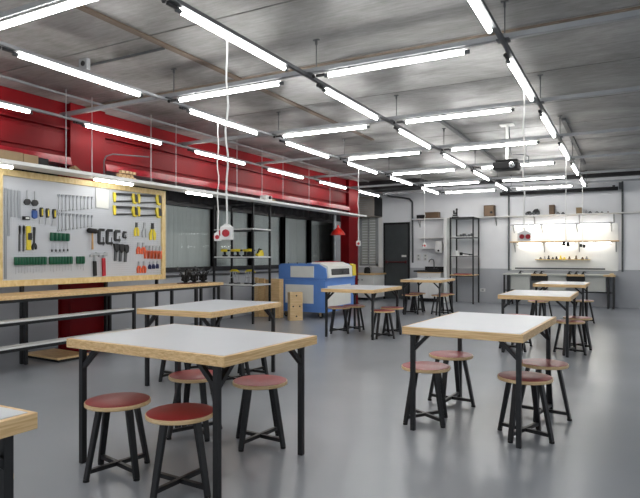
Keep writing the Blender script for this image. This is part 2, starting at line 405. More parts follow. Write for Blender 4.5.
# lengthwise tubes sit under their rails, midway between cross rails
for i, x in enumerate(LXS):
    for k in range(0, 7):
        yc = (YC[k] + YC[k + 1]) / 2 + (.02 if i < 3 else -.07) + (.2 if k == 6 else 0)
        place_light((x, yc, 2.97), R(90), 'lengthwise white tube light, %s from the camera on the %s rail' % (ORD[k], names[i]), 'lengthwise tube lights')
for j in range(0, 8):
    for i, (xa, xb) in enumerate(((LXS[0], LXS[1]), (LXS[1], LXS[2]))):
        xc = (xa + xb) / 2 - .02
        if i == 0: xc = -1.81
        if i == 1: xc = -3.61
        place_light((xc, YC[j], 2.975), 0, 'crosswise white tube light, %s row from the camera, %s' % (ORD[j], ('between the two rightmost rails', 'between the two middle rails')[i]), 'crosswise tube lights', 1.34)

# hung shelf along the left side with its strip lights
sh = thing('hanging_shelf', 'long narrow white shelf hung on rods under the red beam', 'shelf', (-6.17, 8, 2.32))
MB().box(-6.35, -6.0, 2.2, 13.7, 2.33, 2.355, .002).build('board', 'white', sh)
MB().box(-6.005, -5.985, 2.2, 13.7, 2.32, 2.36, .002).build('front_edge', 'white', sh)
for u in (66, 92, 151, 176, 237, 262, 283, 309, 330):
    p = P(u, 200, X=-6.03); MB().tube([(-6.03, p.y, 2.355), (-6.03, p.y, CZ)], .005, 6).build('rod', 'steel', sh)
for u0, u1, lb in ((-60, 13, 'strip light under the hung shelf over the pegboard left end'), (94, 133, 'strip light under the hung shelf above the hacksaws'), (186, 212, 'strip light under the hung shelf above the first window')):
    a = P(u0, 170, X=-6.1).y; b = P(u1, 170, X=-6.1).y
    t = thing('strip_light', lb, 'light', (-6.1, (a + b) / 2, 2.28), group='strip lights under the hung shelf')
    MB().box(-6.125, -6.075, a, b, 2.31, 2.33).build('batten', 'white', t)
    MB().tube([(-6.1, a + .01, 2.295), (-6.1, b - .01, 2.295)], .015, 12).build('lit_tube', 'tube_s', t, True)
# bent conduit standing in front of the first red column
ya = P(104, 150, X=-6.4).y
solo(MB().tube([(-6.4, ya, 2.36), (-6.4, ya, 2.62), (-6.39, ya + .03, 2.69), (-6.36, ya + .12, 2.73), (-6.3, ya + .75, 2.78)], .009, 8), 'bent_conduit', 'raild', 'thin bent grey conduit rising beside the first red column', 'conduit', smooth=True)
# things stored on the hung shelf
def shelf_y(u): return P(u, 165, X=-6.15).y
t = thing('cardboard_box', 'flat tan cardboard box with pale tape at the left end of the hung shelf', 'box', (-6.2, shelf_y(8), 2.355))
MB().box(-6.34, -6.04, shelf_y(-30), shelf_y(17), 2.355, 2.47, .004).build('carton', 'card', t)
solo(MB().box(-6.33, -6.05, shelf_y(18), shelf_y(33), 2.355, 2.465, .004), 'cardboard_box', 'card', 'small tan cardboard box second from the left on the hung shelf', 'box')
solo(MB().box(-6.33, -6.1, shelf_y(34.5), shelf_y(46), 2.355, 2.46, .004), 'storage_box', 'blackmat', 'dark storage box beside the cardboard boxes on the hung shelf', 'box')
mb = MB()
for k in range(5): mb.prism([(-6.2 + .02 * k, shelf_y(71) + .02 * k, 2.357), (-6.1, shelf_y(71) + .05 + .02 * k, 2.357), (-6.12, shelf_y(75) - .01 * k, 2.39 + .01 * k), (-6.2, shelf_y(72), 2.42)], (.01, .012, .006))
solo(mb, 'wood_offcut', 'card', 'crumpled pale offcut lying on the hung shelf before the red column', 'offcut')
mb = MB()
a = shelf_y(117); b = shelf_y(132)
for k in range(4):
    for q in range(3):
        mb.box(-6.12 - .05 * (q % 2), -6.06 - .05 * (q % 2), a + (b - a) * k / 4 + .005, a + (b - a) * (k + 1) / 4 - .008, 2.356 + q * .04, 2.39 + q * .04, .004)
solo(mb, 'wooden_puzzle_block', 'ply_pale', 'pale notched wooden model standing on the hung shelf', 'wooden model')
t = thing('small_camera', 'small white and tan device on the hung shelf above the black rack', 'device', (-6.12, shelf_y(266), 2.355))
a = shelf_y(262); b = shelf_y(268)
MB().box(-6.2, -6.05, a, b, 2.355, 2.46, .01).build('body', 'white', t)
MB().lathe([(0, 0), (.03, 0), (.03, .03), (0, .03)], (-6.05, (a + b) / 2, 2.42), 16, 'X').build('lens', 'blackmat', t)
MB().box(-6.16, -6.08, b + .02, b + .16, 2.355, 2.41, .005).build('foot', 'card', t)

# ================================================================== PEGBOARD
PXB = -6.37
t = thing('pegboard', 'white perforated tool board in a pale wooden frame on the left', 'pegboard', (PXB - .02, 5.4, .94))
y0, y1, z0, z1 = 3.99, 6.70, .94, 2.31
MB().box(PXB - .03, PXB, y0, y1, z0, z1).build('panel', 'pegb', t)
mb = MB(); f = .075
mb.box(PXB - .04, PXB + .03, y0, y0 + f, z0, z1, .003); mb.box(PXB - .04, PXB + .03, y1 - f, y1, z0, z1, .003)
mb.box(PXB - .04, PXB + .03, y0 + f, y1 - f, z0, z0 + f, .003); mb.box(PXB - .04, PXB + .03, y0 + f, y1 - f, z1 - f, z1, .003)
mb.build('frame', 'ply_yellow', t)
for yy in (4.34, 5.6, 6.58): MB().box(PXB - .08, PXB - .04, yy, yy + .035, 0, z1).build('stand_post', 'black', t)
def q(u, v, dx=0): p = P(u, v, X=PXB + .001); return Vector((p.x + dx, p.y, p.z))
def flat(mb, pts, th=.012, dx=.002, bev=0): return mb.prism([q(u, v, dx) for u, v in pts], (th, 0, 0), bev)
def wall_thing(name, label, cat, u, v, group=None): return thing(name, label, cat, q(u, v), group=group)
# rulers
for k, (a, b, v0, v1, lb) in enumerate(((3.9, 6.8, 188, 279, 'longest steel ruler hung at the left edge of the tool board'), (7.4, 9.8, 189, 236, 'medium steel ruler hung second from the left on the tool board'),
        (10.6, 12.5, 189.5, 217, 'short steel ruler, leftmost of three short ones on the tool board'), (13.8, 16.1, 190, 217.5, 'short steel ruler, middle of three short ones on the tool board'), (17.4, 20.2, 190.5, 218, 'short steel ruler nearest the black scrapers on the tool board'))):
    solo(flat(MB(), [(a, v0), (b, v0 + .5), (b, v1), (a, v1)], .004), 'steel_ruler', 'ruler', lb, 'ruler', 'steel rulers on the tool board')
# two black dials on stems
for k, (u, v) in enumerate(((26.7, 202), (34.3, 203))):
    t = wall_thing('bow_compass', 'black bow compass, %s of the pair beside the rulers' % ('left' if k == 0 else 'right'), 'compass', u, v, 'bow compasses on the tool board')
    mb = MB(); flat(mb, [(u - 3.2, v - 1), (u - 1.5, v - 3), (u + 1.5, v - 3), (u + 3.2, v - 1), (u + 3.2, v + 1), (u + 1.5, v + 3), (u - 1.5, v + 3), (u - 3.2, v + 1)], .018)
    mb.build('body', 'black', t)
    MB().tube([q(u, v - 3, .01), q(u, v - 11.5, .01)], .006, 8).build('stem', 'steel', t)
t = wall_thing('tape_measure', 'small black and white boxed gauge below the black compasses', 'gauge', 25.3, 218)
flat(MB(), [(22, 216.2), (28.6, 216.6), (28.6, 220), (22, 219.8)], .03, bev=.003).build('case', 'blackmat', t); flat(MB(), [(24, 217.2), (27.5, 217.4), (27.5, 219), (24, 219)], .004, .033).build('dial', 'paper', t)
t = wall_thing('tape_measure', 'blue tape measure hung below the black compasses', 'tape measure', 33.5, 214)
flat(MB(), [(31.2, 210.5), (35.8, 210.8), (36, 217.5), (33.8, 219), (31.2, 217.5)], .035, bev=.004).build('case', 'blue_p', t); flat(MB(), [(32, 209), (35, 209.2), (35, 211), (32, 211)], .02, .006).build('grip', 'black', t)
# scrapers
for k, (u, dv) in enumerate(((40.8, 0), (47, .8), (53.6, 1.6))):
    v = 207.5 + dv
    t = wall_thing('paint_scraper', 'black and yellow handled scraper, %s of three above the files' % ('left', 'middle', 'right')[k], 'scraper', u, v, 'paint scrapers on the tool board')
    flat(MB(), [(u - 1.3, v), (u + 1.2, v), (u + 1.8, v + 3), (u + 1.2, v + 9.5), (u - 1.2, v + 9.5), (u - 1.8, v + 3)], .022, bev=.003).build('handle', 'black', t)
    flat(MB(), [(u - .3, v + 1.5), (u + 1, v + 1.5), (u + .9, v + 8), (u - .3, v + 8)], .003, .025).build('grip_insert', 'yellow', t)
    flat(MB(), [(u - .9, v + 9.5), (u + .9, v + 9.5), (u + 2.5, v + 16.5), (u - 2.5, v + 16.5)], .003, .01).build('blade', 'steel', t)
# open wrenches, two rows of ten
for row, (va, vb, vc, vd) in enumerate(((195, 197.5, 211, 208), (213.5, 216.2, 230.5, 226))):
    for k in range(10):
        f_ = k / 9; u = 58.5 + 33 * f_; vt = va + (vb - va) * f_; vl = vc + (vd - vc) * f_
        t = wall_thing('combination_wrench', 'steel wrench, %s from the left in the %s row of the tool board' % (ORD[k], ('upper', 'lower')[row]), 'wrench', u, vt, ('upper', 'lower')[row] + ' row of wrenches')
        s_ = 1.25 - .45 * f_
        mb = MB(); flat(mb, [(u - .35 * s_, vt + 1.5), (u + .35 * s_, vt + 1.5), (u + .3 * s_, vl - 1), (u - .3 * s_, vl - 1)], .008)
        mb.build('shank', 'steel', t)
        flat(MB(), [(u - .9 * s_, vt - .8), (u - .35 * s_, vt - .8), (u - .3 * s_, vt + .5), (u + .3 * s_, vt + .5), (u + .35 * s_, vt - .8), (u + .9 * s_, vt - .6), (u + .8 * s_, vt + 1.6), (u, vt + 2.3), (u - .8 * s_, vt + 1.6)], .012).build('open_jaw', 'ruler', t)
        c = q(u, vl, .008); MB().lathe([(.006 * s_, -.005), (.015 * s_, -.005), (.015 * s_, .005), (.006 * s_, .005), (.006 * s_, -.005)], c, 14, 'X').build('ring_end', 'steel', t)
# files, spirit level, adjustable wrench
for k, u in enumerate((19.2, 23.2)):
    t = wall_thing('hand_file', 'black handled file, %s of the pair left of the spirit level' % ('left', 'right')[k], 'file', u, 226, 'files on the tool board')
    MB().tube([q(u, 225.5, .012), q(u, 229, .012), q(u, 234, .012)], [.010, .014, .009], 10).build('handle', 'blackmat', t, True)
    flat(MB(), [(u - .8, 234), (u + .8, 234), (u + .8, 251.5), (u - .8, 251.5)], .008).build('blade', 'raild', t)
t = wall_thing('spirit_level', 'yellow spirit level with black centre beside the files', 'spirit level', 27.6, 225)
flat(MB(), [(25.6, 226), (29.4, 226), (30, 229), (29.2, 234), (30, 240), (30, 250), (25.8, 250), (26, 240), (25.6, 234)], .025, bev=.003).build('body', 'yellow', t)
flat(MB(), [(26.5, 233), (30.4, 233), (30.4, 240), (26.5, 240)], .006, .026).build('vial_housing', 'black', t)
t = wall_thing('adjustable_wrench', 'black adjustable wrench with wide jaw hung beside the spirit level', 'wrench', 33.7, 228)
flat(MB(), [(33, 227), (34.8, 227), (35, 229), (34.3, 244), (33.2, 244), (32.8, 229)], .014, bev=.002).build('handle', 'black', t)
flat(MB(), [(32.8, 243), (34.8, 243), (36.2, 246), (36.2, 249), (34.8, 249.5), (34.5, 247.5), (33, 247.5), (32.6, 250.5), (31, 248.5), (31.6, 245)], .02, bev=.002).build('jaw', 'black', t)
# green handled screwdrivers
def screwdriver(u, v0, v1, v2, label, group, r=.0135):
    t = wall_thing('screwdriver', label, 'screwdriver', u, v0, group)
    a, b, c = q(u, v0, .02), q(u, v1, .02), q(u, v2, .02)
    MB().tube([a, a.lerp(b, .12), a.lerp(b, .8), b], [r * .85, r, r, r * .8], 8).build('handle', 'green', t, True)
    mb = MB(); mb.tube([b, b.lerp(c, .85), c], [.003, .003, .004], 6); mb.build('blade', 'steel', t, True)
    return t
for k in range(5):
    u = 51 + 3.95 * k; t = screwdriver(u, 232.5 + .25 * k, 240.8 + .1 * k, 251 - .1 * k, 'green handled nut driver, %s from the left in the short upper row' % ORD[k], 'nut drivers in the short row', .026)
    MB().tube([q(u, 249.5 - .1 * k, .02), q(u, 251.8 - .1 * k, .02)], .009, 8).build('socket', 'black', t)
us = [14.8 + 2.92 * k for k in range(11)] + [49.6 + 2.95 * k for k in range(8)] + [76.6, 79.6, 82.4]
for k, u in enumerate(us):
    f_ = (u - 14) / 70
    screwdriver(u, 257 - .7 * f_, 265.2 - 1.6 * f_, (273 + (1.2 if k % 3 == 0 else 0)) - 4 * f_, 'green handled screwdriver, %s from the left in the long bottom row' % ORD[k], 'screwdrivers in the long bottom row', .0215)
# clipboard
t = wall_thing('clipboard', 'white sheet on a clipboard between the wrenches and hacksaws', 'clipboard', 102, 187)
flat(MB(), [(95, 186.5), (109, 189), (108.8, 209.6), (95, 208)], .006).build('board', 'steel', t)
flat(MB(), [(95.8, 188), (108.4, 190.2), (108.2, 208.8), (95.8, 207.2)], .002, .009).build('sheet', 'paper', t)
flat(MB(), [(99.5, 186.6), (104.5, 187.3), (104.5, 189), (99.5, 188.3)], .012, .01).build('clip', 'steel', t)
# hacksaws
for k, (u, v, w_) in enumerate(((112.5, 192.3, 24), (136.8, 193.6, 23.5), (112.5, 205.2, 24), (136.8, 206.4, 23.5))):
    where = ('upper left', 'upper right', 'lower left', 'lower right')[k]
    t = wall_thing('hacksaw', 'yellow and black hacksaw, %s of the four on the tool board' % where, 'hacksaw', u, v, 'hacksaws on the tool board')
    d = .07
    def h(a, b): return (u + a * w_, v + b + a * w_ * d)
    mb = MB(); mb.bar(q(*h(.1, 1.6), .02), q(*h(.75, 1.2), .02), .022, .034); mb.build('frame', 'black', t)
    mb = MB(); flat(mb, [h(0, 0), h(.1, .2), h(.13, 3), h(.1, 9.8), h(.03, 9.8), h(.0, 4)], .02, bev=.003); mb.build('front_bracket', 'yellow', t)
    mb = MB(); mb.bar(q(*h(.05, 9.2), .012), q(*h(.8, 7.6), .012), .006, .026); mb.build('blade', 'black', t)
    mb = MB(); flat(mb, [h(.74, .2), h(.86, -.3), h(.98, 2), h(1.0, 8), h(.92, 10.5), h(.82, 9.5), h(.78, 5)], .03, bev=.004); mb.build('handle', 'yellow', t)
    mb = MB(); flat(mb, [h(.86, .4), h(.97, 1.4), h(.985, 8.6), h(.88, 8)], .006, .034); mb.build('grip', 'black', t)
# mallet
t = wall_thing('rubber_mallet', 'black rubber mallet with pale wooden handle hung on the board', 'mallet', 90.5, 231)
MB().tube([q(86.3, 230.4, .035), q(87, 230.5, .035), q(94, 231.3, .035), q(94.8, 231.4, .035)], [.028, .034, .034, .028], 16).build('head', 'blackmat', t, True)
MB().tube([q(90.6, 233, .035), q(90.7, 240, .035), q(90.8, 249.5, .035)], [.011, .012, .015], 10).build('handle', 'wood_h', t, True)
# C clamps
for k, (u, v, w_, h_) in enumerate(((97.2, 228.4, 6.6, 16), (105.3, 229, 6.6, 15.4), (113.4, 229.8, 6.2, 11.5), (122, 231.2, 3.8, 7))):
    t = wall_thing('c_clamp', ('largest black C clamp, beside the mallet', 'large black C clamp, second from the mallet', 'medium black C clamp, third from the mallet', 'smallest black C clamp, farthest from the mallet')[k], 'clamp', u, v, 'black C clamps on the tool board')
    a = 2.3 if k < 3 else 1.5
    flat(MB(), [(u + w_ * .3, v), (u + w_, v + .3), (u + w_, v + a + .6), (u + a * 1.2, v + a + .6), (u + a, v + h_ - a), (u + w_, v + h_ - a), (u + w_, v + h_), (u + w_ * .2, v + h_), (u, v + h_ - 1.5), (u, v + 2)], .02, bev=.002).build('frame', 'black', t)
    MB().tube([q(u + w_ * .85, v + h_ + 1.2, .012), q(u + w_ * .85, v + h_ * .55, .012)], .006, 8).build('screw', 'raild', t)
# hammers
for k, (u, hm) in enumerate(((93.6, 'blackmat'), (102.5, 'redp'))):
    t = wall_thing('claw_hammer', 'claw hammer with %s grip hung under the black clamps' % ('black', 'red')[k], 'hammer', u, 256)
    flat(MB(), [(u - 4.6, 254.5), (u - 3, 253.6), (u + 1, 253), (u + 1.2, 252.4), (u + 3.8, 252.2), (u + 3.8, 255.5), (u + 1.2, 255.2), (u - 1, 255.4), (u - 3, 255.4), (u - 4.8, 257)], .028, .006, .002).build('head', 'steel', t)
    flat(MB(), [(u - .4, 255), (u + .9, 255), (u + .9, 262), (u - .4, 262)], .014, .01).build('shaft', 'steel', t)
    flat(MB(), [(u - 1.4, 261 - 3 * k), (u + 1.5, 261 - 3 * k), (u + 2.1, 275.6), (u - .9, 276.2)], .03, .004, .005).build('grip', hm, t)
# three spring clamps
for k, (u, v) in enumerate(((114.2, 243.5), (119.2, 244), (124.2, 244.6))):
    t = wall_thing('spring_clamp', 'black spring clamp with grey jaws, %s of three below the C clamps' % ('left', 'middle', 'right')[k], 'clamp', u, v, 'spring clamps on the tool board')
    flat(MB(), [(u - 1.6, v), (u + 2.6, v), (u + 3.6, v + 2.5), (u + 3, v + 7.5), (u + 1, v + 9), (u - .6, v + 6)], .035, bev=.004).build('jaw', 'black', t)
    flat(MB(), [(u - .3, v + 6), (u + 2.2, v + 7.5), (u + 1.6, v + 17.5), (u - .8, v + 17.5)], .02, bev=.003).build('handle', 'raild', t)
def plier(name, label, u, v, s_, hm, jm, flip=False, group=None):
    """jaws up, two handles down; s_ = pixel height"""
    t = wall_thing(name, label, 'pliers', u, v, group)
    k = s_ / 16; w = 1.35
    flat(MB(), [(u - w * .9 * k, v + 5 * k), (u - w * .7 * k, v), (u - w * .1 * k, v + .3 * k), (u - w * .05 * k, v + 3.6 * k), (u + w * .05 * k, v + 3.6 * k), (u + w * .1 * k, v + .3 * k), (u + w * .7 * k, v), (u + w * .9 * k, v + 5 * k), (u + w * .5 * k, v + 7 * k), (u - w * .5 * k, v + 7 * k)], .014, .004).build('jaw', jm, t)
    for sg in (-1, 1):
        flat(MB(), [(u + w * sg * .2 * k, v + 5.6 * k), (u + w * sg * 1.1 * k, v + 6 * k), (u + w * sg * 2.3 * k, v + 10 * k), (u + w * sg * 2.1 * k, v + 16 * k), (u + w * sg * .5 * k, v + 16 * k), (u + w * sg * .45 * k, v + 10.5 * k)], .016, .004, .002).build('handle', hm, t)
    return t
plier('pliers', 'yellow handled combination pliers hung under the hacksaws', 136, 222.5, 13.5, 'yellow', 'raild')
plier('pliers', 'bare steel pliers hung between the two yellow handled ones', 144.2, 222.5, 15, 'steel', 'steel')
plier('pliers', 'yellow handled cutters with wide black jaws hung at the board right edge', 152, 223, 17, 'yellow', 'black')
for k, u in enumerate((138, 142.8)):
    plier('pliers', 'orange handled pliers, %s of the two above the orange row' % ('left', 'right')[k], u, 242.5 + .2 * k, 11.5, 'orange', 'steel', group='orange handled pliers')
for k in range(5):
    plier('pliers', 'orange handled pliers, %s from the left in the row of five' % ORD[k], 146 + 3.4 * k, 245.5 + .15 * k, 13, 'orange', 'steel', group='orange handled pliers')
for k, u in enumerate((138.5, 143.4)):
    plier('pliers', 'orange handled pliers, %s of the two in the bottom row' % ('left', 'right')[k], u, 261.5 - .2 * k, 11.5, 'orange', 'steel', group='orange handled pliers')
for k, u in enumerate((149.2, 153, 156.8)):
    plier('precision_pliers', 'small navy handled pliers, %s of three at the bottom right' % ('left', 'middle', 'right')[k], u, 261.6 - .3 * k, 7.5, 'navy', 'steel', group='navy handled pliers')

# ================================================================== LONG BENCH UNDER THE PEGBOARD
bx0, bx1 = -6.39, -5.85
t = thing('workbench', 'long plywood-topped workbench with black frame along the left wall', 'workbench', (-6.1, 5.5, 0))
MB().box(bx0, bx1, 3.1, 7.52, .825, .868, .003).build('bench_top', 'ply', t)
MB().box(bx1 - .18, bx1 - .02, 3.15, 5.62, .575, .594, .002).build('shelf', 'white', t)
MB().box(bx1 - .18, bx1 - .02, 3.15, 5.62, .29, .31, .002).build('shelf', 'white', t)
mb = MB()
for zz in (.56, .275, .81): mb.box(bx1 - .055, bx1 - .025, 3.15, 7.45 if zz > .8 else 5.62, zz - .02, zz + .01)
mb.box(bx0 + .03, bx0 + .06, 3.15, 7.45, .79, .82)
mb.build('frame_rail', 'black', t)
for (yy) in (3.66, 5.6, 6.33, 6.86, 6.98, 7.42):
    MB().box(bx1 - .055, bx1 - .02, yy, yy + .035, 0, .825).build('leg', 'black', t)
for (yy) in (3.3, 4.34, 5.6, 7.42):
    MB().box(bx0 + .02, bx0 + .055, yy, yy + .035, 0, .825).build('leg', 'black', t)
t = thing('plywood_platform', 'low plywood platform with dark base on the floor under the workbench', 'platform', (-6.42, 4.84, 0), R(-4))
MB().box(-.38, .36, -.23, .20, .035, .06, .002).build('deck', 'ply', t, False, True)
MB().box(-.35, .33, -.20, .17, 0, .035).build('base', 'blackmat', t, False, True)
# spidery black third-hand tools on the bench end
def third_hand(u, label, flip=1, first=[None]):
    p = P(u, 281, X=-6.1)
    if first[0] is not None:
        return dup(first[0], (p.x, p.y, .868), .7 * flip, label)
    t = thing('clamp_stand', label, 'clamp stand', (p.x, p.y, .868), .7 * flip, 'black clamp stands on the bench')
    MB().lathe([(0, 0), (.075, 0), (.075, .012), (.03, .02), (0, .02)], n=20).build('base', 'blackmat', t, True, True)
    for k in range(5):
        a = k * 1.26 + .3; c, s_ = math.cos(a), math.sin(a); z_ = .16 + .035 * (k % 3)
        mb = MB(); mb.tube([(0, 0, .015), (.05 * c, .05 * s_, .06), (.055 * c, .055 * s_, .12), (.1 * c, .1 * s_, z_)], [.014, .014, .012, .012], 8)
        for pp in ((.05, .06), (.055, .12)): mb.ball((pp[0] * c, pp[0] * s_, pp[1]), .021)
        arm = mb.build('arm', 'blackmat', t, True, True)
        m2 = MB()
        m2.bar((.09 * c, .09 * s_, z_ - .01), (.14 * c + .01, .14 * s_, z_ + .03), .028, .018); m2.bar((.1 * c, .1 * s_, z_), (.15 * c, .15 * s_ + .02, z_ - .02), .028, .016)
        m2.build('clip', 'raild', arm, False, True)
    mb = MB(); mb.tube([(0, 0, .02), (0, 0, .2), (.03, 0, .23)], .012, 8); mb.box(-.035, .035, -.03, .03, .07, .13, .006)
    mb.build('post', 'blackmat', t, True, True)
    first[0] = t
    return t
third_hand(185.5, 'black spidery clamp stand nearest the tool board on the workbench', 1)
third_hand(194, 'black spidery clamp stand, middle one on the workbench end', -1)
third_hand(203, 'black spidery clamp stand closest to the black rack on the workbench', 2)
solo(MB().box(-6.2, -6.0, P(184, 281, X=-6.1).y - .05, P(190, 281, X=-6.1).y, .868, .878), 'red_mat', mat('dark_red_mat', (96, 36, 32), .7), 'small dark red mat under the leftmost clamp stand', 'mat')

# ================================================================== BLACK RACK BY THE WINDOWS
t = thing('shelving_rack', 'tall black open rack of power tools before the windows', 'rack', (-6.78, 9.29, 0))
rx0, rx1, ry0, ry1 = -7.24, -6.3, 9.0, 9.58
for x in (rx0, rx1):
    for y_ in (ry0, ry1):
        MB().box(x - .018, x + .018, y_ - .018, y_ + .018, 0, 2.33).build('post', 'black', t)
mb = MB()
for x in (rx0, rx1): mb.box(x - .012, x + .012, ry0, ry1, 2.3, 2.33)
for y_ in (ry0, ry1): mb.box(rx0, rx1, y_ - .012, y_ + .012, 2.3, 2.33)
mb.build('top_rail', 'black', t)
for zz in (1.83, 1.29, .75):
    f_ = MB().box(rx0, rx1, ry0 - .02, ry1 + .02, zz - .035, zz - .005).build('shelf', 'black', t)
    MB().box(rx0 + .02, rx1 + .022, ry0 - .024, ry1 + .015, zz - .024, zz, .001).build('shelf_liner', 'white', f_)
# cordless drills in a row
def drill(loc, rz, label, first=[None]):
    if first[0] is not None: return dup(first[0], loc, rz, label)
    t = thing('cordless_drill', label, 'power drill', loc, rz, 'power tools on the black rack')
    MB().box(-.05, .045, -.032, .032, 0, .035, .006).build('battery', 'black', t, False, True)
    MB().prism([(-.02, -.018, .035), (.02, -.018, .035), (.012, -.018, .1), (-.035, -.018, .1)], (0, .036, 0), .004).build('grip', 'black', t, False, True)
    MB().lathe([(0, -.08), (.024, -.08), (.028, -.06), (.028, .04), (.022, .05), (0, .05)], (-.0, 0, .12), 14, 'X').build('motor_housing', 'yellow', t, True, True)
    MB().lathe([(0, 0), (.018, 0), (.02, .02), (.01, .05), (0, .05)], (.05, 0, .12), 12, 'X').build('chuck', 'blackmat', t, True, True)
    first[0] = t; return t
for k, u in enumerate((224.5, 231, 237.5, 243.5, 249.5)):
    p = P(u, 256, Y=9.12); drill((p.x, 9.14 + .03 * (k % 2), 1.29), (.3, 2.6, .2, 2.9, .4)[k], 'yellow and black cordless drill, %s from the left on the rack shelf' % ORD[k])
t = thing('jigsaw', 'yellow jigsaw at the right end of the rack shelf', 'jigsaw', (-6.42, 9.42, 1.29))
MB().box(-6.47, -6.37, 9.28, 9.54, 1.29, 1.3).build('sole_plate', 'steel', t)
MB().prism([(-6.45, 9.30, 1.30), (-6.45, 9.50, 1.30), (-6.45, 9.52, 1.35), (-6.45, 9.46, 1.42), (-6.45, 9.38, 1.41), (-6.45, 9.34, 1.36), (-6.45, 9.28, 1.34)], (.06, 0, 0), .006).build('body', 'yellow', t)
MB().tube([(-6.42, 9.31, 1.34), (-6.42, 9.38, 1.44), (-6.42, 9.47, 1.42)], .014, 8).build('handle', 'blackmat', t, True)
# yellow-topped stands on the lower shelf
for k, u in enumerate((234, 249.5)):
    p = P(u, 284, Y=9.2)
    lb = ('grey wire-legged stand with yellow top at the left of the lower rack shelf', 'grey wire-legged stand with yellow top beside the front rack post')[k]
    if k == 0:
        t = thing('mitre_stand', lb, 'tool stand', (p.x, 9.22, .75), 0, 'yellow-topped stands on the rack')
        mb = MB(); mb.tube([(-.11, 0, .235), (-.06, 0, .262), (.05, 0, .262), (.12, 0, .23)], [.012, .024, .024, .01], 10); mb.build('top', 'yellow', t, True, True)
        mb = MB()
        for a, b in ((-.07, -.09), (-.02, .03), (.05, .09)):
            mb.tube([(a, -.03, .245), (b, -.05, .01)], .007, 6); mb.tube([(a, .03, .245), (b * .8, .06, .01)], .007, 6)
        mb.tube([(-.07, -.04, .12), (.07, -.04, .15)], .007, 6); mb.build('wire_legs', 'steel', t, True, True)
        mb = MB(); mb.box(-.1, -.04, -.06, .06, 0, .02); mb.box(.03, .1, -.06, .06, 0, .02); mb.build('foot', 'blackmat', t, False, True)
        st = t
    else: dup(st, (p.x, 9.22, .75), .1, lb)

# ================================================================== PLYWOOD BOARDS, HOLED BLOCK, LASER CUTTER
bd = [(-7.12, -6.98), (-6.97, -6.83), (-6.82, -6.66)]
for k, (a, b) in enumerate(bd):
    solo(MB().box(a, b, 10.14 + .03 * k, 10.19 + .03 * k, 0, .84 - .02 * k, .002), 'plywood_board', ('ply_pale', 'ply', 'ply_pale')[k], ('narrow plywood board standing behind the rack, leftmost of three', 'narrow plywood board standing behind the rack, middle of three', 'narrow plywood board standing behind the front rack post')[k], 'board', 'plywood boards behind the rack')
mb = MB(); mb.box(-6.64, -6.4, 10.1, 10.26, 0, .82, .004)
solo(mb, 'plywood_crate', 'ply', 'upright plywood crate between the black rack and blue machine', 'crate')
# block with four finger holes
t = thing('holed_block', 'upright pale wooden block with four dark holes on the floor', 'wooden block', (-5.93, 9.95, 0), R(50))
W_, D_, H_ = .27, .16, .57
MB().box(-W_ / 2 , W_ / 2, -D_ / 2, D_ / 2, 0, H_, .004).build('block', 'ply_pale', t, False, True)
for hx, hz in ((0, .5), (-.07, .285), (.07, .285), (0, .085)):
    MB().lathe([(0, 0), (.016, 0), (.016, .006), (0, .006)], (hx, -D_ / 2 - .0065, hz), 16, 'Y').build('hole', 'blackmat', t, False, True)
# laser cutter
lx0, lx1, ly0, ly1 = -6.6, -5.46, 10.36, 11.82
t = thing('laser_cutter', 'large blue and white laser cutting machine on castors', 'laser cutter', ((lx0 + lx1) / 2, (ly0 + ly1) / 2, 0))
mb = MB(); mb.box(lx0, lx1, ly0, ly1, .21, .80, .008); mb.box(lx0 + .03, lx1 - .02, ly0 + .02, ly1 - .02, .13, .21)
mb.build('cabinet', 'blue', t)
mb = MB()
mb.prism([(lx0, ly0 + .02, .80), (lx1 + .02, ly0 + .02, .80), (lx1 + .02, ly0 + .02, .90), (lx1 - .0, ly0 + .02, 1.04), (lx1 - .16, ly0 + .02, 1.13), (lx0 + .06, ly0 + .02, 1.14), (lx0, ly0 + .02, 1.10)], (0, ly1 - ly0 - .04, 0), .006)
mb.build('upper_body', 'blue', t)
MB().box(lx0 + .31, lx1 - .27, ly0 - .002, ly0 + .022, .85, 1.09, .004).build('side_panel', 'panelw', t)
MB().box(lx0 + .19, lx1 - .27, ly0 - .012, ly0 + .002, .31, .70, .004).build('side_panel', 'panelw', t)
MB().box(lx1 - .002, lx1 + .012, ly0 + .1, ly1 - .25, .24, .68, .004).build('front_door', 'panelw', t)
mb = MB()
mb.prism([(lx1 + .024, ly0 + .06, .84), (lx1 + .05, ly0 + .06, .85), (lx1 + .035, ly0 + .06, 1.08), (lx1 - .18, ly0 + .06, 1.165), (lx1 - .35, ly0 + .06, 1.175), (lx1 - .35, ly0 + .06, 1.13)], (0, 1.16, 0))
lid = mb.build('lid', 'panelw', t)
MB().prism([(lx1 + .046, ly0 + .2, .90), (lx1 + .052, ly0 + .2, .90), (lx1 + .043, ly0 + .2, 1.03), (lx1 + .037, ly0 + .2, 1.03)], (0, .86, 0)).build('window', 'darkglass', lid)
MB().box(lx1 - .31, lx1 - .2, ly0 + .12, ly0 + 1.1, 1.172, 1.184).build('red_strip', 'redp', lid)
MB().prism([(lx1 + .022, ly0 + 1.26, .86), (lx1 + .045, ly0 + 1.26, .86), (lx1 + .03, ly0 + 1.26, 1.1), (lx1 - .04, ly0 + 1.26, 1.13)], (0, .17, 0)).build('control_panel', 'yellow', t)
for x in (lx0 + .14, lx1 - .16):
    for y_ in (ly0 + .12, ly1 - .12):
        mb = MB(); mb.lathe([(0, -.018), (.05, -.018), (.055, 0), (.05, .018), (0, .018)], (x, y_, .055), 18, 'Y')
        c_ = mb.build('caster', 'blackmat', t, True)
        MB().box(x - .025, x + .025, y_ - .026, y_ - .02, .03, .13).build('fork', 'chrome', c_)
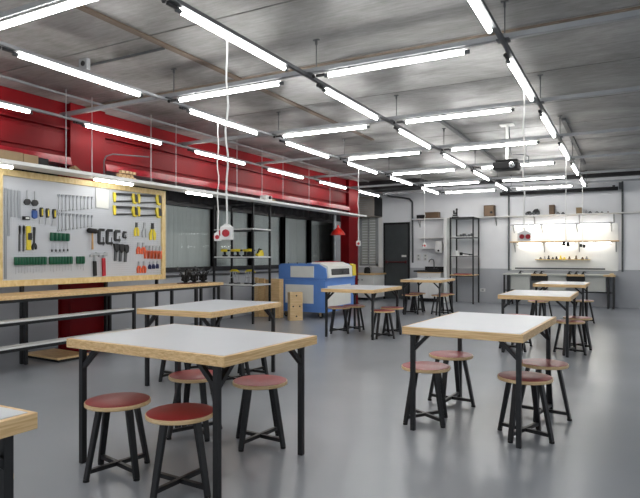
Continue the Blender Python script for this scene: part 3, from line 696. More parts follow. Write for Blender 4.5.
for k in range(3): MB().tube([(lx0 + .14 + .22 * k, ly0 + .2, 1.12), (lx0 + .14 + .22 * k, ly0 + .2, 1.16)], .012, 8).build('vent_stub', 'blackmat', t)
# exhaust pipe, red pendant lamp
p = P(335, 250, X=-6.5)
solo(MB().tube([(-6.5, p.y, 0), (-6.5, p.y, 2.33)], .035, 14), 'exhaust_pipe', 'rail', 'upright grey exhaust pipe rising behind the blue machine', 'pipe', smooth=True)
p = P(338, 235, X=-6.05); py = p.y; pz = p.z
t = thing('pendant_lamp', 'red metal pendant lamp hanging over the blue machine', 'lamp', (-6.05, py, pz))
MB().lathe([(.172, 0), (.168, .03), (.12, .10), (.07, .145), (.045, .17), (.0, .175), (.04, .165), (.115, .092), (.162, .026), (.172, 0)], (-6.05, py, pz), 28).build('shade', 'redlamp', t, True)
MB().tube([(-6.05, py, pz + .17), (-6.05, py, pz + .23)], .03, 12).build('neck', 'redlamp', t, True)
MB().tube([(-6.05, py, pz + .23), (-6.05, py, 2.33)], .004, 6).build('cord', 'blackmat', t)

# ================================================================== FURNITURE
def make_table(label):
    """length along local Y"""
    Lh, Wh, H, T = .66, .45, .78, .055
    t = thing('work_table', label, 'table', group='square plywood work tables')
    MB().box(-Wh, Wh, -Lh, Lh, H - T, H, .003).build('table_top', 'ply', t, False, True)
    top = t.children[0]
    MB().box(-Wh + .022, Wh - .022, -Lh + .022, Lh - .022, H - .0005, H + .002, .0008).build('laminate', 'laminate', top, False, True)
    for sx in (-1, 1):
        for sy in (-1, 1):
            x, y_ = sx * (Wh - .05), sy * (Lh - .095)
            lg = MB().box(x - .017, x + .017, y_ - .017, y_ + .017, 0, H - T, .002).build('leg', 'black', t, False, True)
            mb = MB(); mb.bar((x, y_, H - T - .13), (x - sx * .13, y_, H - T - .004), .026); mb.build('brace', 'black', lg, False, True)
            mb = MB(); mb.bar((x, y_, H - T - .13), (x, y_ - sy * .13, H - T - .004), .026); mb.build('brace', 'black', lg, False, True)
            mb = MB(); mb.box(min(x, x - sx * .16), max(x, x - sx * .16), y_ - .02, y_ + .02, H - T - .005, H - T); mb.build('mounting_plate', 'black', lg, False, True)
    return t
T1 = make_table('nearest complete square plywood table with white top, four red stools around')
tables = [((-2.45, 2.845), 87.5), ((-1.0, 4.63), -3), ((-3.865, 4.80), 3), ((-3.88, 8.72), 1), ((-3.98, 12.6), 2), ((-1.08, 8.52), 0), ((-1.11, 11.95), 0), ((-2.39, .78), 90)]
labs = ['largest complete plywood table in front, white top and black steel legs', 'white-topped plywood table right of centre with four red stools tucked in', 'white-topped plywood table directly behind the front table, beside the workbench',
        'white-topped plywood table in front of the blue machine', 'white-topped plywood table in front of the sink counter', 'white-topped plywood table on the right, middle of the far column', 'white-topped plywood table farthest right, before the lit white board',
        'plywood table cut off by the frame at the bottom left corner']
for k, ((x, y_), a) in enumerate(tables):
    if k == 0: T1.location = (x, y_, 0); T1.rotation_euler = (0, 0, R(a)); T1['label'] = labs[0]; T1.scale = (1.03, .975, 1)
    else: dup(T1, (x, y_, 0), R(a), labs[k]).scale = (.955 if k == 1 else 1, 1, 1)
def make_stool():
    t = thing('stool', 'x', 'stool', group='round red-topped stools')
    H = .435; r = .19
    st = MB().lathe([(0, H - .024), (r - .004, H - .024), (r, H - .02), (r, H - .004), (r - .003, H), (0, H)], n=48).build('seat', 'ply_pale', t, True, True)
    MB().lathe([(0, H - .001), (r - .006, H - .001), (r - .006, H + .0015), (r - .008, H + .002), (0, H + .002)], n=48).build('laminate', 'red_lam', st, True, True)
    for k in range(4):
        a = R(45) + k * R(90); c, s_ = math.cos(a), math.sin(a)
        MB().bar((.118 * c, .118 * s_, H - .024), (.20 * c, .20 * s_, 0.012), .042, .026, up=(c, s_, 0), taper=.82, bev=.002).build('leg', 'black', t, False, True)
        lg = [o for o in t.children if o.name.startswith('leg')][-1]
        MB().tube([(.2 * c, .2 * s_, 0), (.2 * c, .2 * s_, .014)], .018, 10).build('foot_pad', 'blackmat', lg, False, True)
    for a in (R(45), R(135)):
        c, s_ = math.cos(a), math.sin(a)
        MB().bar((-.19 * c, -.19 * s_, .055 if a < 1 else .052), (.19 * c, .19 * s_, .055 if a < 1 else .052), .024, .024).build('stretcher', 'black', t, False, True)
    mb = MB(); mb.box(-.09, .09, -.09, .09, H - .03, H - .024); mb.build('mounting_plate', 'black', t, False, True)
    return t
ST = make_stool()
stools = [(-2.70, 2.45, 33, 'red-topped stool at the front left of the nearest table'), (-2.19, 2.43, 42, 'brightest red-topped stool in front of the nearest table'),
          (-2.78, 3.24, 20, 'red-topped stool behind the nearest table, left one'), (-2.25, 3.30, 40, 'red-topped stool behind the nearest table, beside its right leg'),
          (-1.40, 4.36, 12, 'red-topped stool at the front left of the right-of-centre table'), (-1.37, 4.98, 40, 'red-topped stool at the back left of the right-of-centre table'),
          (-.65, 4.32, 25, 'red-topped stool at the front right of the right-of-centre table'), (-.60, 4.94, 35, 'red-topped stool at the back right of the right-of-centre table'),
          (-4.24, 4.62, 40, 'stool at the left side of the table behind the front one, front'), (-4.2, 5.08, 10, 'stool at the left side of the table behind the front one, back'),
          (-3.55, 4.72, 25, 'stool at the right side of the table behind the front one, front'), (-3.60, 5.14, 40, 'stool at the right side of the table behind the front one, back'),
          (-4.31, 8.69, 30, 'front left stool of the table before the blue machine'), (-4.21, 9.07, 10, 'back left stool of the table before the blue machine'),
          (-3.43, 8.48, 38, 'front right stool of the table before the blue machine'), (-3.49, 9.04, 20, 'back right stool of the table before the blue machine'),
          (-4.30, 12.27, 30, 'front left stool of the table before the sink counter'), (-4.33, 12.86, 10, 'back left stool of the table before the sink counter'),
          (-3.66, 12.41, 38, 'front right stool of the table before the sink counter'), (-3.67, 12.93, 20, 'back right stool of the table before the sink counter'),
          (-1.4, 8.2, 20, 'front left stool of the table in the middle of the right column'), (-1.42, 8.72, 35, 'back left stool of the table in the middle of the right column'),
          (-.68, 8.28, 30, 'front right stool of the table in the middle of the right column'), (-.62, 8.82, 15, 'back right stool of the table in the middle of the right column'),
          (-1.52, 11.7, 10, 'front left stool of the farthest right table'), (-1.5, 12.2, 35, 'back left stool of the farthest right table'),
          (-.76, 12.27, 30, 'stool standing right of the farthest right table'), (-2.255, 1.265, 20, 'red-topped stool mostly hidden behind the bottom left corner table')]
for k, (x, y_, a, lb) in enumerate(stools):
    if k == 0: ST.location = (x, y_, 0); ST.rotation_euler = (0, 0, R(a)); ST['label'] = lb
    else: dup(ST, (x, y_, 0), R(a), lb)

# ================================================================== FAR WALL
# louvred window, left of the door
root = bpy.data.objects.new('window_6', None); COL.objects.link(root); root.location = (-7.05, FY, 1.0); root['kind'] = 'structure'
mb = MB(); mb.box(-7.36, -7.28, FY - .04, FY, 1.0, 2.55); mb.box(-6.82, -6.74, FY - .04, FY, 1.0, 2.55); mb.box(-7.08, -7.03, FY - .04, FY, 1.0, 2.55); mb.box(-7.36, -6.74, FY - .04, FY, 1.0, 1.06); mb.box(-7.36, -6.74, FY - .04, FY, 2.5, 2.55)
mb.build('frame', 'grey', root)
mb = MB()
for k in range(17):
    z_ = 1.10 + k * .083
    mb.bar((-7.28, FY - .02, z_), (-6.82, FY - .02, z_), .006, .07, up=(0, -.6, .8))
mb.build('louvre', 'panelg', root)
# air conditioner
t = thing('air_conditioner', 'beige box unit with dark end mounted high in the far left corner', 'air conditioner', (-6.9, 16, 2.48))
MB().box(-7.25, -6.62, 15.68, FY - .005, 2.48, 3.08, .008).build('cover', 'beige', t)
MB().box(-6.62, -6.6, 15.7, FY - .02, 2.5, 3.06).build('end_grille', 'blackmat', t)
mb = MB()
for k in range(8): mb.box(-7.2, -6.67, 15.672, 15.68, 2.54 + k * .06, 2.56 + k * .06)
mb.build('vent', 'grey', t)
# white pilaster between louvre and door
struct(MB().box(-6.72, -6.6, FY - .02, FY, 0.95, CZ).build('trim_3', 'white'))
# door
root = bpy.data.objects.new('door_1', None); COL.objects.link(root); root.location = (-6.13, FY, 0); root['kind'] = 'structure'
MB().box(-6.5, -5.77, FY - .04, FY - .005, .01, 2.25, .003).build('leaf', 'door', root)
mb = MB(); mb.box(-6.55, -6.5, FY - .06, FY, 0, 2.31); mb.box(-5.77, -5.72, FY - .06, FY, 0, 2.31); mb.box(-6.55, -5.72, FY - .06, FY, 2.25, 2.31)
mb.build('frame', 'blackmat', root)
mb = MB(); mb.tube([(-6.45, FY - .1, 1.12), (-5.82, FY - .1, 1.12)], .018, 10); mb.box(-6.46, -6.42, FY - .11, FY - .04, 1.08, 1.16); mb.box(-5.85, -5.81, FY - .11, FY - .04, 1.08, 1.16)
mb.build('push_bar', mat('dark_red_bar', (92, 34, 36), .4), root)
MB().box(-5.97, -5.82, FY - .048, FY - .04, 1.27, 1.33).build('sign', 'paper', root)
# conduit beside the door
solo(MB().tube([(-6.35, FY - .25, 3.1), (-5.95, FY - .06, 3.05), (-5.72, FY - .05, 3.0), (-5.63, FY - .05, 2.9), (-5.62, FY - .05, 1.1)], .028, 10), 'door_conduit', 'raild', 'grey conduit curving down beside the dark door', 'conduit', smooth=True)
# corner cabinet beyond the blue machine
t = thing('base_cabinet', 'small white cabinet with wooden top beyond the blue machine', 'cabinet', (-6.95, 15.75, 0))
MB().box(-7.33, -6.5, 15.35, 16.2, .08, .745).build('body', 'white', t)
MB().box(-7.36, -6.46, 15.31, 16.25, .745, .785, .003).build('worktop', 'ply', t)
for k in range(2):
    d = MB().box(-7.31 + .41 * k, -6.92 + .41 * k, 15.335, 15.35, .1, .72, .002).build('door', 'white', t)
    MB().lathe([(0, 0), (.018, 0), (.018, -.02), (0, -.02)], (-6.97 + .12 * k, 15.335, .6), 10, 'Y').build('knob', 'raild', d)
t = thing('kettle', 'small black appliance standing on the corner cabinet', 'appliance', (-6.85, 15.7, .785))
MB().lathe([(0, 0), (.09, 0), (.1, .03), (.085, .14), (.06, .18), (0, .19)], (-6.85, 15.7, .785), 18).build('body', 'blackmat', t, True)
MB().tube([(-6.78, 15.68, .83), (-6.70, 15.68, .88), (-6.72, 15.68, .97), (-6.8, 15.7, .985)], .012, 8).build('handle', 'grey', t, True)
# sink counter
t = thing('sink_counter', 'white sink counter with black top beside the dark door', 'counter', (-5, 16, 0))
MB().box(-5.3, -4.62, 15.72, FY - .005, .1, .83).build('body', 'white', t)
MB().box(-5.27, -4.65, 15.8, FY - .02, 0, .1).build('toe_kick', 'blackmat', t)
MB().box(-5.3, -4.62, 15.7, FY - .005, .82, .845).build('edge', 'ply', t)
MB().box(-5.4, -4.6, 15.68, FY - .005, .845, .885, .003).build('worktop', 'blackmat', t)
MB().box(-5.25, -4.6, FY - .03, FY - .005, .885, .99).build('splashback', 'blackmat', t)
MB().box(-5.05, -4.72, 15.8, 16.15, .86, .93, .01).build('basin', 'blackmat', t)
for k in range(2):
    d = MB().box(-5.28 + .33 * k, -4.97 + .33 * k, 15.705, 15.72, .12, .8, .002).build('door', 'white', t)
    MB().box(-5.0 + .09 * k, -4.98 + .09 * k, 15.69, 15.705, .6, .7).build('handle', 'steel', d)
t = thing('faucet', 'curved dark tap over the black sink', 'faucet', (-4.95, 16.1, .885))
MB().tube([(-4.95, 16.18, .885), (-4.95, 16.18, 1.13), (-4.96, 16.15, 1.19), (-4.99, 16.08, 1.21), (-5.03, 16.0, 1.18), (-5.04, 15.98, 1.12)], .013, 10).build('spout', 'raild', t, True)
MB().tube([(-4.88, 16.18, .885), (-4.88, 16.18, .95)], .014, 8).build('lever', 'raild', t, True)
for k, (x, lb) in enumerate(((-5.45, 'white double socket plate left one above the sink'), (-5.24, 'white double socket plate right one above the sink'))):
    t = thing('socket_plate', lb, 'socket', (x, FY, 1.18))
    MB().box(x - .06, x + .06, FY - .02, FY - .001, 1.16, 1.36, .006).build('plate', 'white', t)
    mb = MB()
    for zz in (1.21, 1.31): mb.box(x - .025, x + .025, FY - .024, FY - .02, zz - .02, zz + .02)
    mb.build('insert', 'grey', t)
solo(MB().box(-5.35, -4.62, 15.95, FY, 1.81, 1.83, .001), 'wall_shelf', 'white', 'short white upper wall shelf above the sink', 'shelf')
solo(MB().box(-5.35, -4.75, 16.0, FY, 1.51, 1.53, .001), 'wall_shelf', 'white', 'short white lower wall shelf above the sink', 'shelf')
t = thing('soap_dispenser', 'white rounded soap dispenser on the wall beside the rack', 'dispenser', (-4.72, 16, 1.36))
MB().box(-4.84, -4.63, 15.9, 16.0, 1.38, 1.72, .035).build('case', 'white', t, True)
MB().lathe([(0, 0), (.03, 0), (.03, -.01), (0, -.01)], (-4.735, 15.9, 1.45), 14, 'Y').build('outlet', 'blackmat', t)
MB().box(-4.8, -4.67, 16.0, FY, 1.45, 1.65).build('bracket', 'white', t)
struct(MB().box(-4.53, -4.44, 15.72, FY, 0, 2.36).build('partition', 'board'))
# long wall shelf
t = thing('wall_shelf', 'long thin white shelf across the far wall', 'shelf', (-2.5, 16.15, 2.36))
MB().box(-5.6, RX - .4, 16.02, FY, 2.365, 2.39, .002).build('board', 'white', t)
for x in (-5.4, -3.2, -2.2, -1.1, -.3, .8, 2.2):
    mb = MB(); mb.bar((x, FY - .012, 2.36), (x, FY - .012, 2.14), .02); mb.bar((x, FY - .02, 2.16), (x, 16.08, 2.355), .016); mb.build('bracket', 'grey', t)
def wp(u, v, Y=16.15): return P(u, v, Y=Y)
# items on it
def box_on(u0, u1, v, name, mt, label, cat, d=.16, z=2.39, Y=16.16, bev=.004):
    a = wp(u0, 217, Y - d / 2); b = wp(u1, 217, Y - d / 2); c = wp(u0, v, Y - d / 2)
    return solo(MB().box(a.x, b.x, Y - d / 2, Y + d / 2, z, max(c.z, z + .02), bev), name, mt, label, cat)
box_on(424.5, 438.5, 212.3, 'tool_case', 'darkwood', 'flat dark brown case on the long shelf above the sink', 'case', .2)
box_on(416.5, 424, 215, 'tool_case', 'blackmat', 'small low black case beside the flat brown case', 'case', .16)
t = thing('wooden_box', 'brown wooden box with round hole on the long shelf beside the rack', 'box', wp(489, 217))
a = wp(483.7, 217, 16.05); b = wp(494, 217, 16.05)
MB().box(a.x, b.x, 16.05, 16.28, 2.39, 2.70, .006).build('carcass', 'darkwood', t)
MB().box(a.x + .03, b.x - .03, 16.04, 16.052, 2.42, 2.67, .003).build('front', mat('mid_brown_board', (120, 96, 72), .6), t)
MB().lathe([(0, 0), (.035, 0), (.035, -.012), (0, -.012)], ((a.x + b.x) / 2 + .07, 16.035, 2.5), 16, 'Y').build('hole', 'blackmat', t)
# small black robot model on the rack top
mb = MB(); c = wp(455.5, 217, 15.8)
c.z = 2.36
for k in range(3): mb.box(c.x - .09 + .02 * k, c.x + .08 - .03 * k, 15.75, 15.85, c.z + .055 * k, c.z + .04 + .055 * k, .005)
mb.box(c.x - .06, c.x - .03, 15.77, 15.83, c.z + .12, c.z + .21); mb.box(c.x + .02, c.x + .05, 15.77, 15.83, c.z + .1, c.z + .24); mb.ball((c.x + .035, 15.8, c.z + .24), .03)
solo(mb, 'robot_model', 'blackmat', 'small black robot model standing on top of the far rack', 'model')
def car(u0, u1, name, label, h=.12):
    a = wp(u0, 217).x; b = wp(u1, 217).x; l = b - a
    t = thing(name, label, 'model', ((a + b) / 2, 16.15, 2.39))
    MB().prism([(a, 16.1, 2.41), (b, 16.1, 2.41), (b, 16.1, 2.41 + h * .5), (b - l * .25, 16.1, 2.41 + h), (a + l * .3, 16.1, 2.41 + h * .9), (a, 16.1, 2.41 + h * .45)], (0, .12, 0), .004).build('body', 'blackmat', t)
    for x in (a + l * .22, b - l * .22):
        MB().lathe([(0, 0), (.035, 0), (.035, -.02), (0, -.02)], (x, 16.1, 2.425), 14, 'Y').build('wheel', 'raild', t)
    return t
car(525.5, 532, 'model_vehicle', 'low black model vehicle on the long shelf, left one', .09)
car(532.5, 539.5, 'model_vehicle', 'taller dark model vehicle on the long shelf, right of the low one', .15)
box_on(549, 554.5, 205, 'wooden_box', 'darkwood', 'upright brown box on the long shelf above the white board', 'box', .12)
box_on(576, 581.8, 207.5, 'wooden_box', mat('mid_brown_box', (132, 110, 78), .6), 'smaller upright brown box on the long shelf, right of centre', 'box', .12)
for k, (u, h, w_, lb) in enumerate(((558, .07, .1, 'grey'), (563, .06, .08, 'raild'), (586.5, .1, .05, 'grey'), (590, .06, .09, 'raild'), (597, .05, .1, 'grey'), (602, .04, .06, 'raild'), (608, .04, .05, 'darkwood'))):
    c = wp(u, 217)
    mb = MB(); mb.box(c.x - w_ / 2, c.x + w_ / 2, 16.12, 16.2, 2.39, 2.39 + h * .6, .004); mb.lathe([(0, 0), (w_ * .3, 0), (w_ * .22, h * .4), (0, h * .4)], (c.x, 16.16, 2.39 + h * .6), 12)
    solo(mb, 'small_instrument', lb, 'small grey object %s' % ('just right of the first upright brown box', 'second right of the first upright brown box', 'just right of the smaller brown box', 'second right of the smaller brown box', 'third right of the smaller brown box', 'fourth right of the smaller brown box', 'at the far right of the row on the long shelf')[k], 'instrument', 'small objects on the long shelf')
# tall black rack by the far wall
t = thing('shelving_rack', 'tall black open rack against the far wall with wooden lower shelf', 'rack', (-4, 15.8, 0))
fx0, fx1, fy0, fy1 = -4.28, -3.66, 15.5, 16.15
for x in (fx0, fx1):
    for y_ in (fy0, fy1): MB().box(x - .018, x + .018, y_ - .018, y_ + .018, 0, 2.36).build('post', 'black', t)
MB().box(fx0 - .018, fx1 + .018, fy0 - .018, fy1 + .018, 2.33, 2.36).build('shelf', 'black', t)
for k, zz in enumerate((1.82, 1.31)):
    s1 = MB().box(fx0, fx1, fy0, fy1, zz - .03, zz).build('shelf', 'black', t); MB().box(fx0 + .02, fx1 - .02, fy0 - .022, fy1, zz - .012, zz + .006).build('shelf_liner', 'white', s1)
s1 = MB().box(fx0, fx1, fy0, fy1, .74, .77).build('shelf', 'black', t); MB().box(fx0 - .01, fx1 + .01, fy0 - .03, fy1, .77, .79).build('shelf_liner', 'ply', s1)
solo(MB().box(-4.2, -3.8, 15.55, 15.95, .79, .815, .002), 'red_board', 'red_lam', 'reddish board lying on the wooden shelf of the far rack', 'board')
mb = MB()
for k in range(6): mb.box(-4.15 + .075 * k, -4.09 + .075 * k, 15.7, 15.85, 1.826, 1.87 + .025 * (k % 3), .004)
solo(mb, 'gear_train', 'raild', 'low grey toothed mechanism on the upper shelf of the far rack', 'mechanism')
t = thing('white_cup', 'white cup on the middle shelf of the far rack', 'cup', (-4.14, 15.62, 1.316))
MB().lathe([(0, 0), (.05, 0), (.058, .13), (.053, .13), (.045, .01), (0, .01)], (-4.14, 15.62, 1.316), 20).build('bowl', 'white', t, True)
MB().tube([(-4.085, 15.62, 1.35), (-4.05, 15.62, 1.37), (-4.05, 15.62, 1.41), (-4.085, 15.62, 1.43)], .008, 8).build('handle', 'white', t, True)
mb = MB(); mb.bar((-4.02, 15.62, 1.37), (-3.72, 15.66, 1.335), .03, .03); mb.box(-4.05, -3.98, 15.58, 15.66, 1.316, 1.4, .006); mb.box(-3.8, -3.7, 15.6, 15.7, 1.316, 1.345, .004)
solo(mb, 'hand_plane', 'blackmat', 'long dark hand tool lying beside the cup on the far rack', 'hand tool')
c = P(482.8, 290, Y=FY)
t = thing('wall_outlet', 'white outlet plate low on the grey far wall', 'outlet', (c.x, FY, c.z))
MB().box(c.x - .07, c.x + .07, FY - .016, FY - .003, c.z - .045, c.z + .045, .004).build('plate', 'white', t)
MB().box(c.x - .03, c.x + .03, FY - .02, FY - .016, c.z - .02, c.z + .02).build('insert', 'grey', t)
# lit white board
BX0, BX1 = -2.80, -.2
solo(MB().box(BX0, BX1, FY - .03, FY - .002, .92, 2.13, .003), 'wall_board', 'board', 'large white wall board lit by strip lights at the far end', 'board')
for x, lb in ((-2.87, 'left'), (-.11, 'right')):
    t = thing('upright_channel', 'grey steel upright %s of the lit white board' % lb, 'upright', (x, FY - .02, .9))
    MB().box(x - .022, x + .022, FY - .05, FY - .002, .9, 3.2, .003).build('channel', 'raild', t)
t = thing('lamp_gantry', 'grey rail with brackets carrying lights atop the white board', 'light gantry', (-1.5, 16, 2.1))
MB().box(BX0, BX1 - .1, 15.93, 15.96, 2.12, 2.145).build('rail', 'rail', t)
for x in (BX0 + .08, -2.0, -1.15, BX1 - .15):
    mb = MB(); mb.bar((x, 15.94, 2.13), (x, FY - .03, 2.13), .02); mb.bar((x, 16.0, 2.12), (x, FY - .035, 1.93), .018); mb.build('bracket', 'grey', t)
for k, (a, b) in enumerate(((BX0 + .12, -2.02), (-1.95, -1.18), (-1.1, BX1 - .18))):
    t = thing('strip_light', '%s strip light over the top of the far white board' % ('left', 'middle', 'right')[k], 'light', ((a + b) / 2, 15.99, 2.08), group='strip lights over the white board')
    MB().box(a, b, 15.97, 16.02, 2.112, 2.13).build('batten', 'white', t)
    MB().tube([(a + .02, 15.99, 2.09), (b - .02, 15.99, 2.09)], .018, 12).build('lit_tube', 'tube_s', t, True)
t = thing('board_shelf', 'long plywood shelf across the lit white board', 'shelf', (-1.5, 16.1, 1.67))
MB().box(BX0, BX1 + .02, 15.97, FY - .03, 1.665, 1.69, .002).build('board', 'ply', t)
for x in (BX0 + .1, -1.95, -1.1, BX1 - .05):
    mb = MB(); mb.bar((x, FY - .04, 1.66), (x, FY - .04, 1.4), .022); mb.bar((x, FY - .045, 1.45), (x, 16.03, 1.66), .016); mb.build('bracket', 'grey', t)
for k, (a, b) in enumerate(((BX0 + .2, -2.0), (-1.9, -1.2), (-1.05, BX1 - .15))):
    t = thing('strip_light', '%s strip light under the plywood shelf of the white board' % ('left', 'middle', 'right')[k], 'light', ((a + b) / 2, 16.1, 1.64), group='strip lights under the board shelf')
    MB().box(a, b, 16.07, 16.12, 1.648, 1.665).build('batten', 'white', t)
    MB().tube([(a + .02, 16.095, 1.632), (b - .02, 16.095, 1.632)], .014, 12).build('lit_tube', 'tube_s', t, True)
t = thing('display_shelf', 'short wooden shelf of small tools on the lit white board', 'shelf', (-1.48, 16.15, 1.2))
MB().box(-2.16, -.84, 16.05, FY - .03, 1.195, 1.215, .002).build('board', 'ply_yellow', t)
sm = [(-2.03, 'raild'), (-1.93, 'steel'), (-1.83, 'blackmat'), (-1.73, 'raild'), (-1.64, 'blackmat'), (-1.54, 'yellow'), (-1.45, 'yellow'), (-1.33, 'darkwood'), (-1.17, 'darkwood'), (-1.02, 'darkwood'), (-.92, 'grey')]
for k, (x, mt) in enumerate(sm):
    cn = {'raild': 'dark grey', 'steel': 'silver', 'blackmat': 'black', 'yellow': 'yellow', 'darkwood': 'brown', 'grey': 'pale grey'}[mt]
    mb = MB(); mb.box(x - .035, x + .035, 16.1, 16.17, 1.215, 1.24, .006); mb.lathe([(0, 0), (.022, 0), (.018, .03 + .02 * (k % 3)), (0, .035 + .02 * (k % 3))], (x, 16.135, 1.24), 12)
    solo(mb, 'small_tool', mt, 'small %s tool, %s from the left on the short lit shelf' % (cn, ORD[k]), 'small tool', 'small tools on the short lit shelf')
# projection screen
t = thing('projection_screen', 'rolled-up black projection screen casing high on the far wall', 'projection screen', (-1.6, 16, 3.0))
MB().box(-3.04, -.2, 15.9, 16.0, 2.93, 3.02, .01).build('casing', 'blackmat', t)
for x in (-2.95, -.3): MB().box(x - .03, x + .03, 15.92, FY - .002, 3.02, 3.06).build('bracket', 'raild', t)
MB().box(-.19, -.12, 15.9, 16.0, 2.95, 3.12).build('end_cap', 'raild', t)
# back bench
t = thing('workbench', 'long white-topped workbench below the lit white board', 'workbench', (-1.5, 15.95, 0))
MB().box(-2.92, -.25, 15.62, FY - .005, .80, .835, .003).build('bench_top', 'panelg', t)
for x0_, x1_ in ((-2.2, -1.82), (-1.35, -.95), (-.52, -.25)):
    MB().box(x0_, x1_, 15.6, 15.63, .79, .84, .002).build('front_edge', 'ply_pale', t)
for x0_, x1_ in ((-2.2, -1.82), (-1.35, -.95)):
    MB().box(x0_, x1_, 15.66, 16.1, .66, .79, .003).build('drawer', 'blackmat', t)
for x in (-2.88, -2.76, -.42, -.3):
    for y_ in (15.68, 16.2): MB().box(x - .022, x + .022, y_ - .022, y_ + .022, 0, .8).build('leg', 'black', t)
for x0_, x1_ in ((-2.72, -2.24), (-1.8, -1.38), (-.93, -.47)):
    MB().box(x0_, x1_, 15.7, 15.715, .42, .79, .002).build('modesty_panel', 'panelg', t)
MB().box(-2.88, -.3, 15.69, 15.72, .38, .41).build('lower_rail', 'black', t)
# small black tools on the back bench
def bench_vise(x, label, first=[None]):
    if first[0] is not None: return dup(first[0], (x, 15.85, .835), .3, label)
    t = thing('bench_vise', label, 'vise', (x, 15.85, .835), 0, 'black tools on the back bench')
    MB().box(-.04, .04, -.04, .04, 0, .015, .004).build('base', 'blackmat', t, False, True)
    mb = MB(); mb.prism([(-.03, -.02, .015), (.03, -.02, .015), (.015, -.02, .04), (.04, -.02, .075), (-.0, -.02, .075), (-.015, -.02, .04)], (0, .04, 0), .003); mb.build('body', 'blackmat', t, False, True)
    mb = MB(); mb.box(.042, .055, -.02, .02, .04, .075, .002); mb.tube([(.0, 0, .055), (.09, 0, .055)], .006, 8); mb.tube([(.09, -.03, .055), (.09, .03, .055)], .004, 6); mb.build('jaw', 'raild', t, False, True)
    first[0] = t; return t
for k, (u, lb) in enumerate(((520, 'leftmost small black vise on the back workbench'), (534.5, 'small black vise second from the left on the back workbench'), (541, 'small black vise third from the left on the back workbench'), (569, 'small black vise, left of three at the second drawer of the back bench'), (576, 'small black vise, middle of three at the second drawer of the back bench'), (583, 'small black vise, right of three at the second drawer of the back bench'))):
    bench_vise(P(u, 272, Y=15.85).x, lb)
for k, (u, lb) in enumerate(((612, 'small yellow block on the right end of the back workbench'),)):
    c = P(u, 272, Y=15.8); solo(MB().box(c.x - .05, c.x + .04, 15.75, 15.83, .836, .87, .004), 'wood_block', 'ply_yellow', lb, 'block')
# power strip
solo(MB().box(-2.7, -.5, 16.235, 16.268, .95, .985, .004), 'power_strip', 'raild', 'grey socket strip along the bottom of the lit white board', 'power strip')

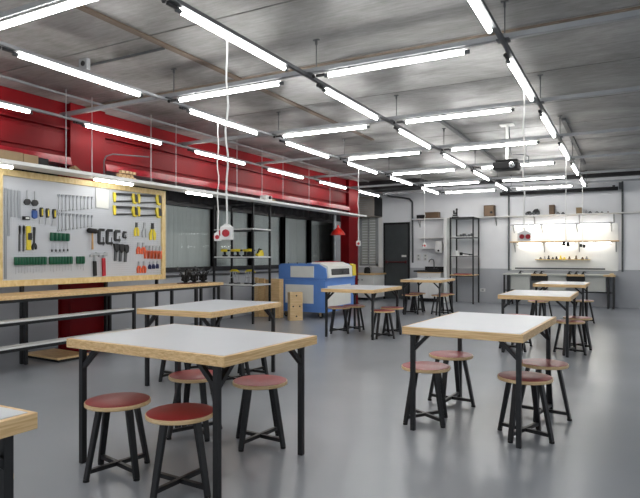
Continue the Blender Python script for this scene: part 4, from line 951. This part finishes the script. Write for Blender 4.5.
# ================================================================== HANGING SOCKET BOXES
def pendant(u, v, line, vtop, label, double=False, dark=False, size=.085):
    x = LXS[line]; p = P(u, v, X=x); y_ = p.y; z_ = p.z
    t = thing('hanging_socket', label, 'hanging socket', (x, y_, z_ - .05), group='sockets hung from the light grid')
    pts = []; n = 16
    for k in range(n + 1):
        f_ = k / n; wv = .012 * math.sin(f_ * 21 + u) * (1 - abs(2 * f_ - 1)) * (1 if not dark else .4)
        pts.append((x + wv, y_ + wv * .4, z_ + size * .55 + (3.0 - z_ - size * .55) * f_))
    MB().tube(pts, .007, 8).build('cable', 'white', t, True)
    s_ = size / 2; w_ = s_ * (1.55 if double else 1)
    # the box is turned to face the front of the room, slightly to the right
    rot = Matrix.Rotation(YAW * .8, 4, 'Z')
    def turn(mb):
        bmesh.ops.transform(mb.b, matrix=Matrix.Translation((x, y_, z_)) @ rot, verts=mb.b.verts[:]); return mb
    if dark:
        for sg in (-1, 1):
            mb = MB(); mb.box(sg * w_ * .62 - s_ * .62, sg * w_ * .62 + s_ * .62, -s_ * .6, s_ * .6, -s_ * (.9 + .2 * sg), s_ * (1.0 - .2 * sg), .006); turn(mb).build('plug', 'blackmat', t)
        mb = MB(); mb.box(-w_ * .6, w_ * .6, -.012, .012, s_ * .7, s_ * 1.15, .003); turn(mb).build('gland', 'white', t)
        return t
    mb = MB(); mb.box(-w_, w_, -s_ * .7, s_ * .7, -s_ * 1.15, s_ * 1.1, .006); mb.prism([(-w_ * .8, -s_ * .5, s_ * 1.1), (w_ * .8, -s_ * .5, s_ * 1.1), (.008, -s_ * .5, s_ * 1.55), (-.008, -s_ * .5, s_ * 1.55)], (0, s_, 0)); turn(mb).build('box', 'white', t)
    for cx in ((-w_ * .5, w_ * .5) if double else (0,)):
        mb = MB(); mb.lathe([(0, 0), (s_ * .62, 0), (s_ * .62, -.012), (s_ * .5, -.014), (s_ * .45, -.006), (0, -.006)], (cx, -s_ * .7, -s_ * .05), 20, 'Y'); turn(mb).build('socket', 'redp', t)
    if not double:
        mb = MB(); mb.lathe([(0, 0), (s_ * .5, 0), (s_ * .5, .012), (0, .012)], (-w_, 0, 0), 16, 'X'); 
        bmesh.ops.translate(mb.b, verts=mb.b.verts[:], vec=(-.012, 0, 0)); turn(mb).build('socket', 'redp', t)
    return t
pendant(227, 233, 1, 36, 'white hanging socket box with red outlet, largest, nearest the camera', size=.09)
pendant(218, 237, 2, 113, 'smaller white hanging socket box just left of the nearest one', size=.085)
pendant(358.5, 243.5, 2, 162, 'small white hanging socket box in front of the far red column', size=.08)
pendant(424.5, 245.5, 2, 190, 'small white hanging socket box in front of the sink shelves', size=.085)
pendant(524, 236.5, 0, 86, 'white hanging box with two red outlets before the white board', double=True, size=.075)
pendant(566, 244, 0, 159, 'black double plug hanging from white cable before the white board', double=True, dark=True, size=.07)
pendant(582.5, 246, 0, 181, 'smaller black plug hanging right of the first black one', double=True, dark=True, size=.07)

# projector on its pole
t = thing('projector', 'dark projector hung from the ceiling on a white pole', 'projector', (-1.64, 9.1, 2.6))
MB().box(-1.83, -1.46, 9.0, 9.3, 2.63, 2.74, .015).build('body', 'blackmat', t)
MB().lathe([(0, 0), (.04, 0), (.045, -.02), (.03, -.03), (0, -.02)], (-1.54, 9.0, 2.68), 18, 'Y').build('lens', 'chrome', t)
MB().tube([(-1.64, 9.15, 2.78), (-1.64, 9.15, CZ)], .022, 12).build('pole', 'white', t, True)
mb = MB(); mb.box(-1.74, -1.54, 9.07, 9.23, CZ - .015, CZ); mb.build('ceiling_plate', 'white', t)
mb = MB(); mb.box(-1.80, -1.48, 9.08, 9.24, 2.77, 2.785); mb.box(-1.80, -1.78, 9.1, 9.2, 2.74, 2.78); mb.box(-1.5, -1.48, 9.1, 9.2, 2.74, 2.78); mb.build('cradle', 'blackmat', t)
MB().tube([(-1.62, 9.2, CZ - .02), (-1.60, 9.2, 2.95), (-1.58, 9.2, 2.87), (-1.38, 9.22, 2.86), (-1.33, 9.22, 2.82), (-1.34, 9.22, 2.73), (-1.46, 9.2, 2.68)], .008, 8).build('cable', 'raild', t, True)
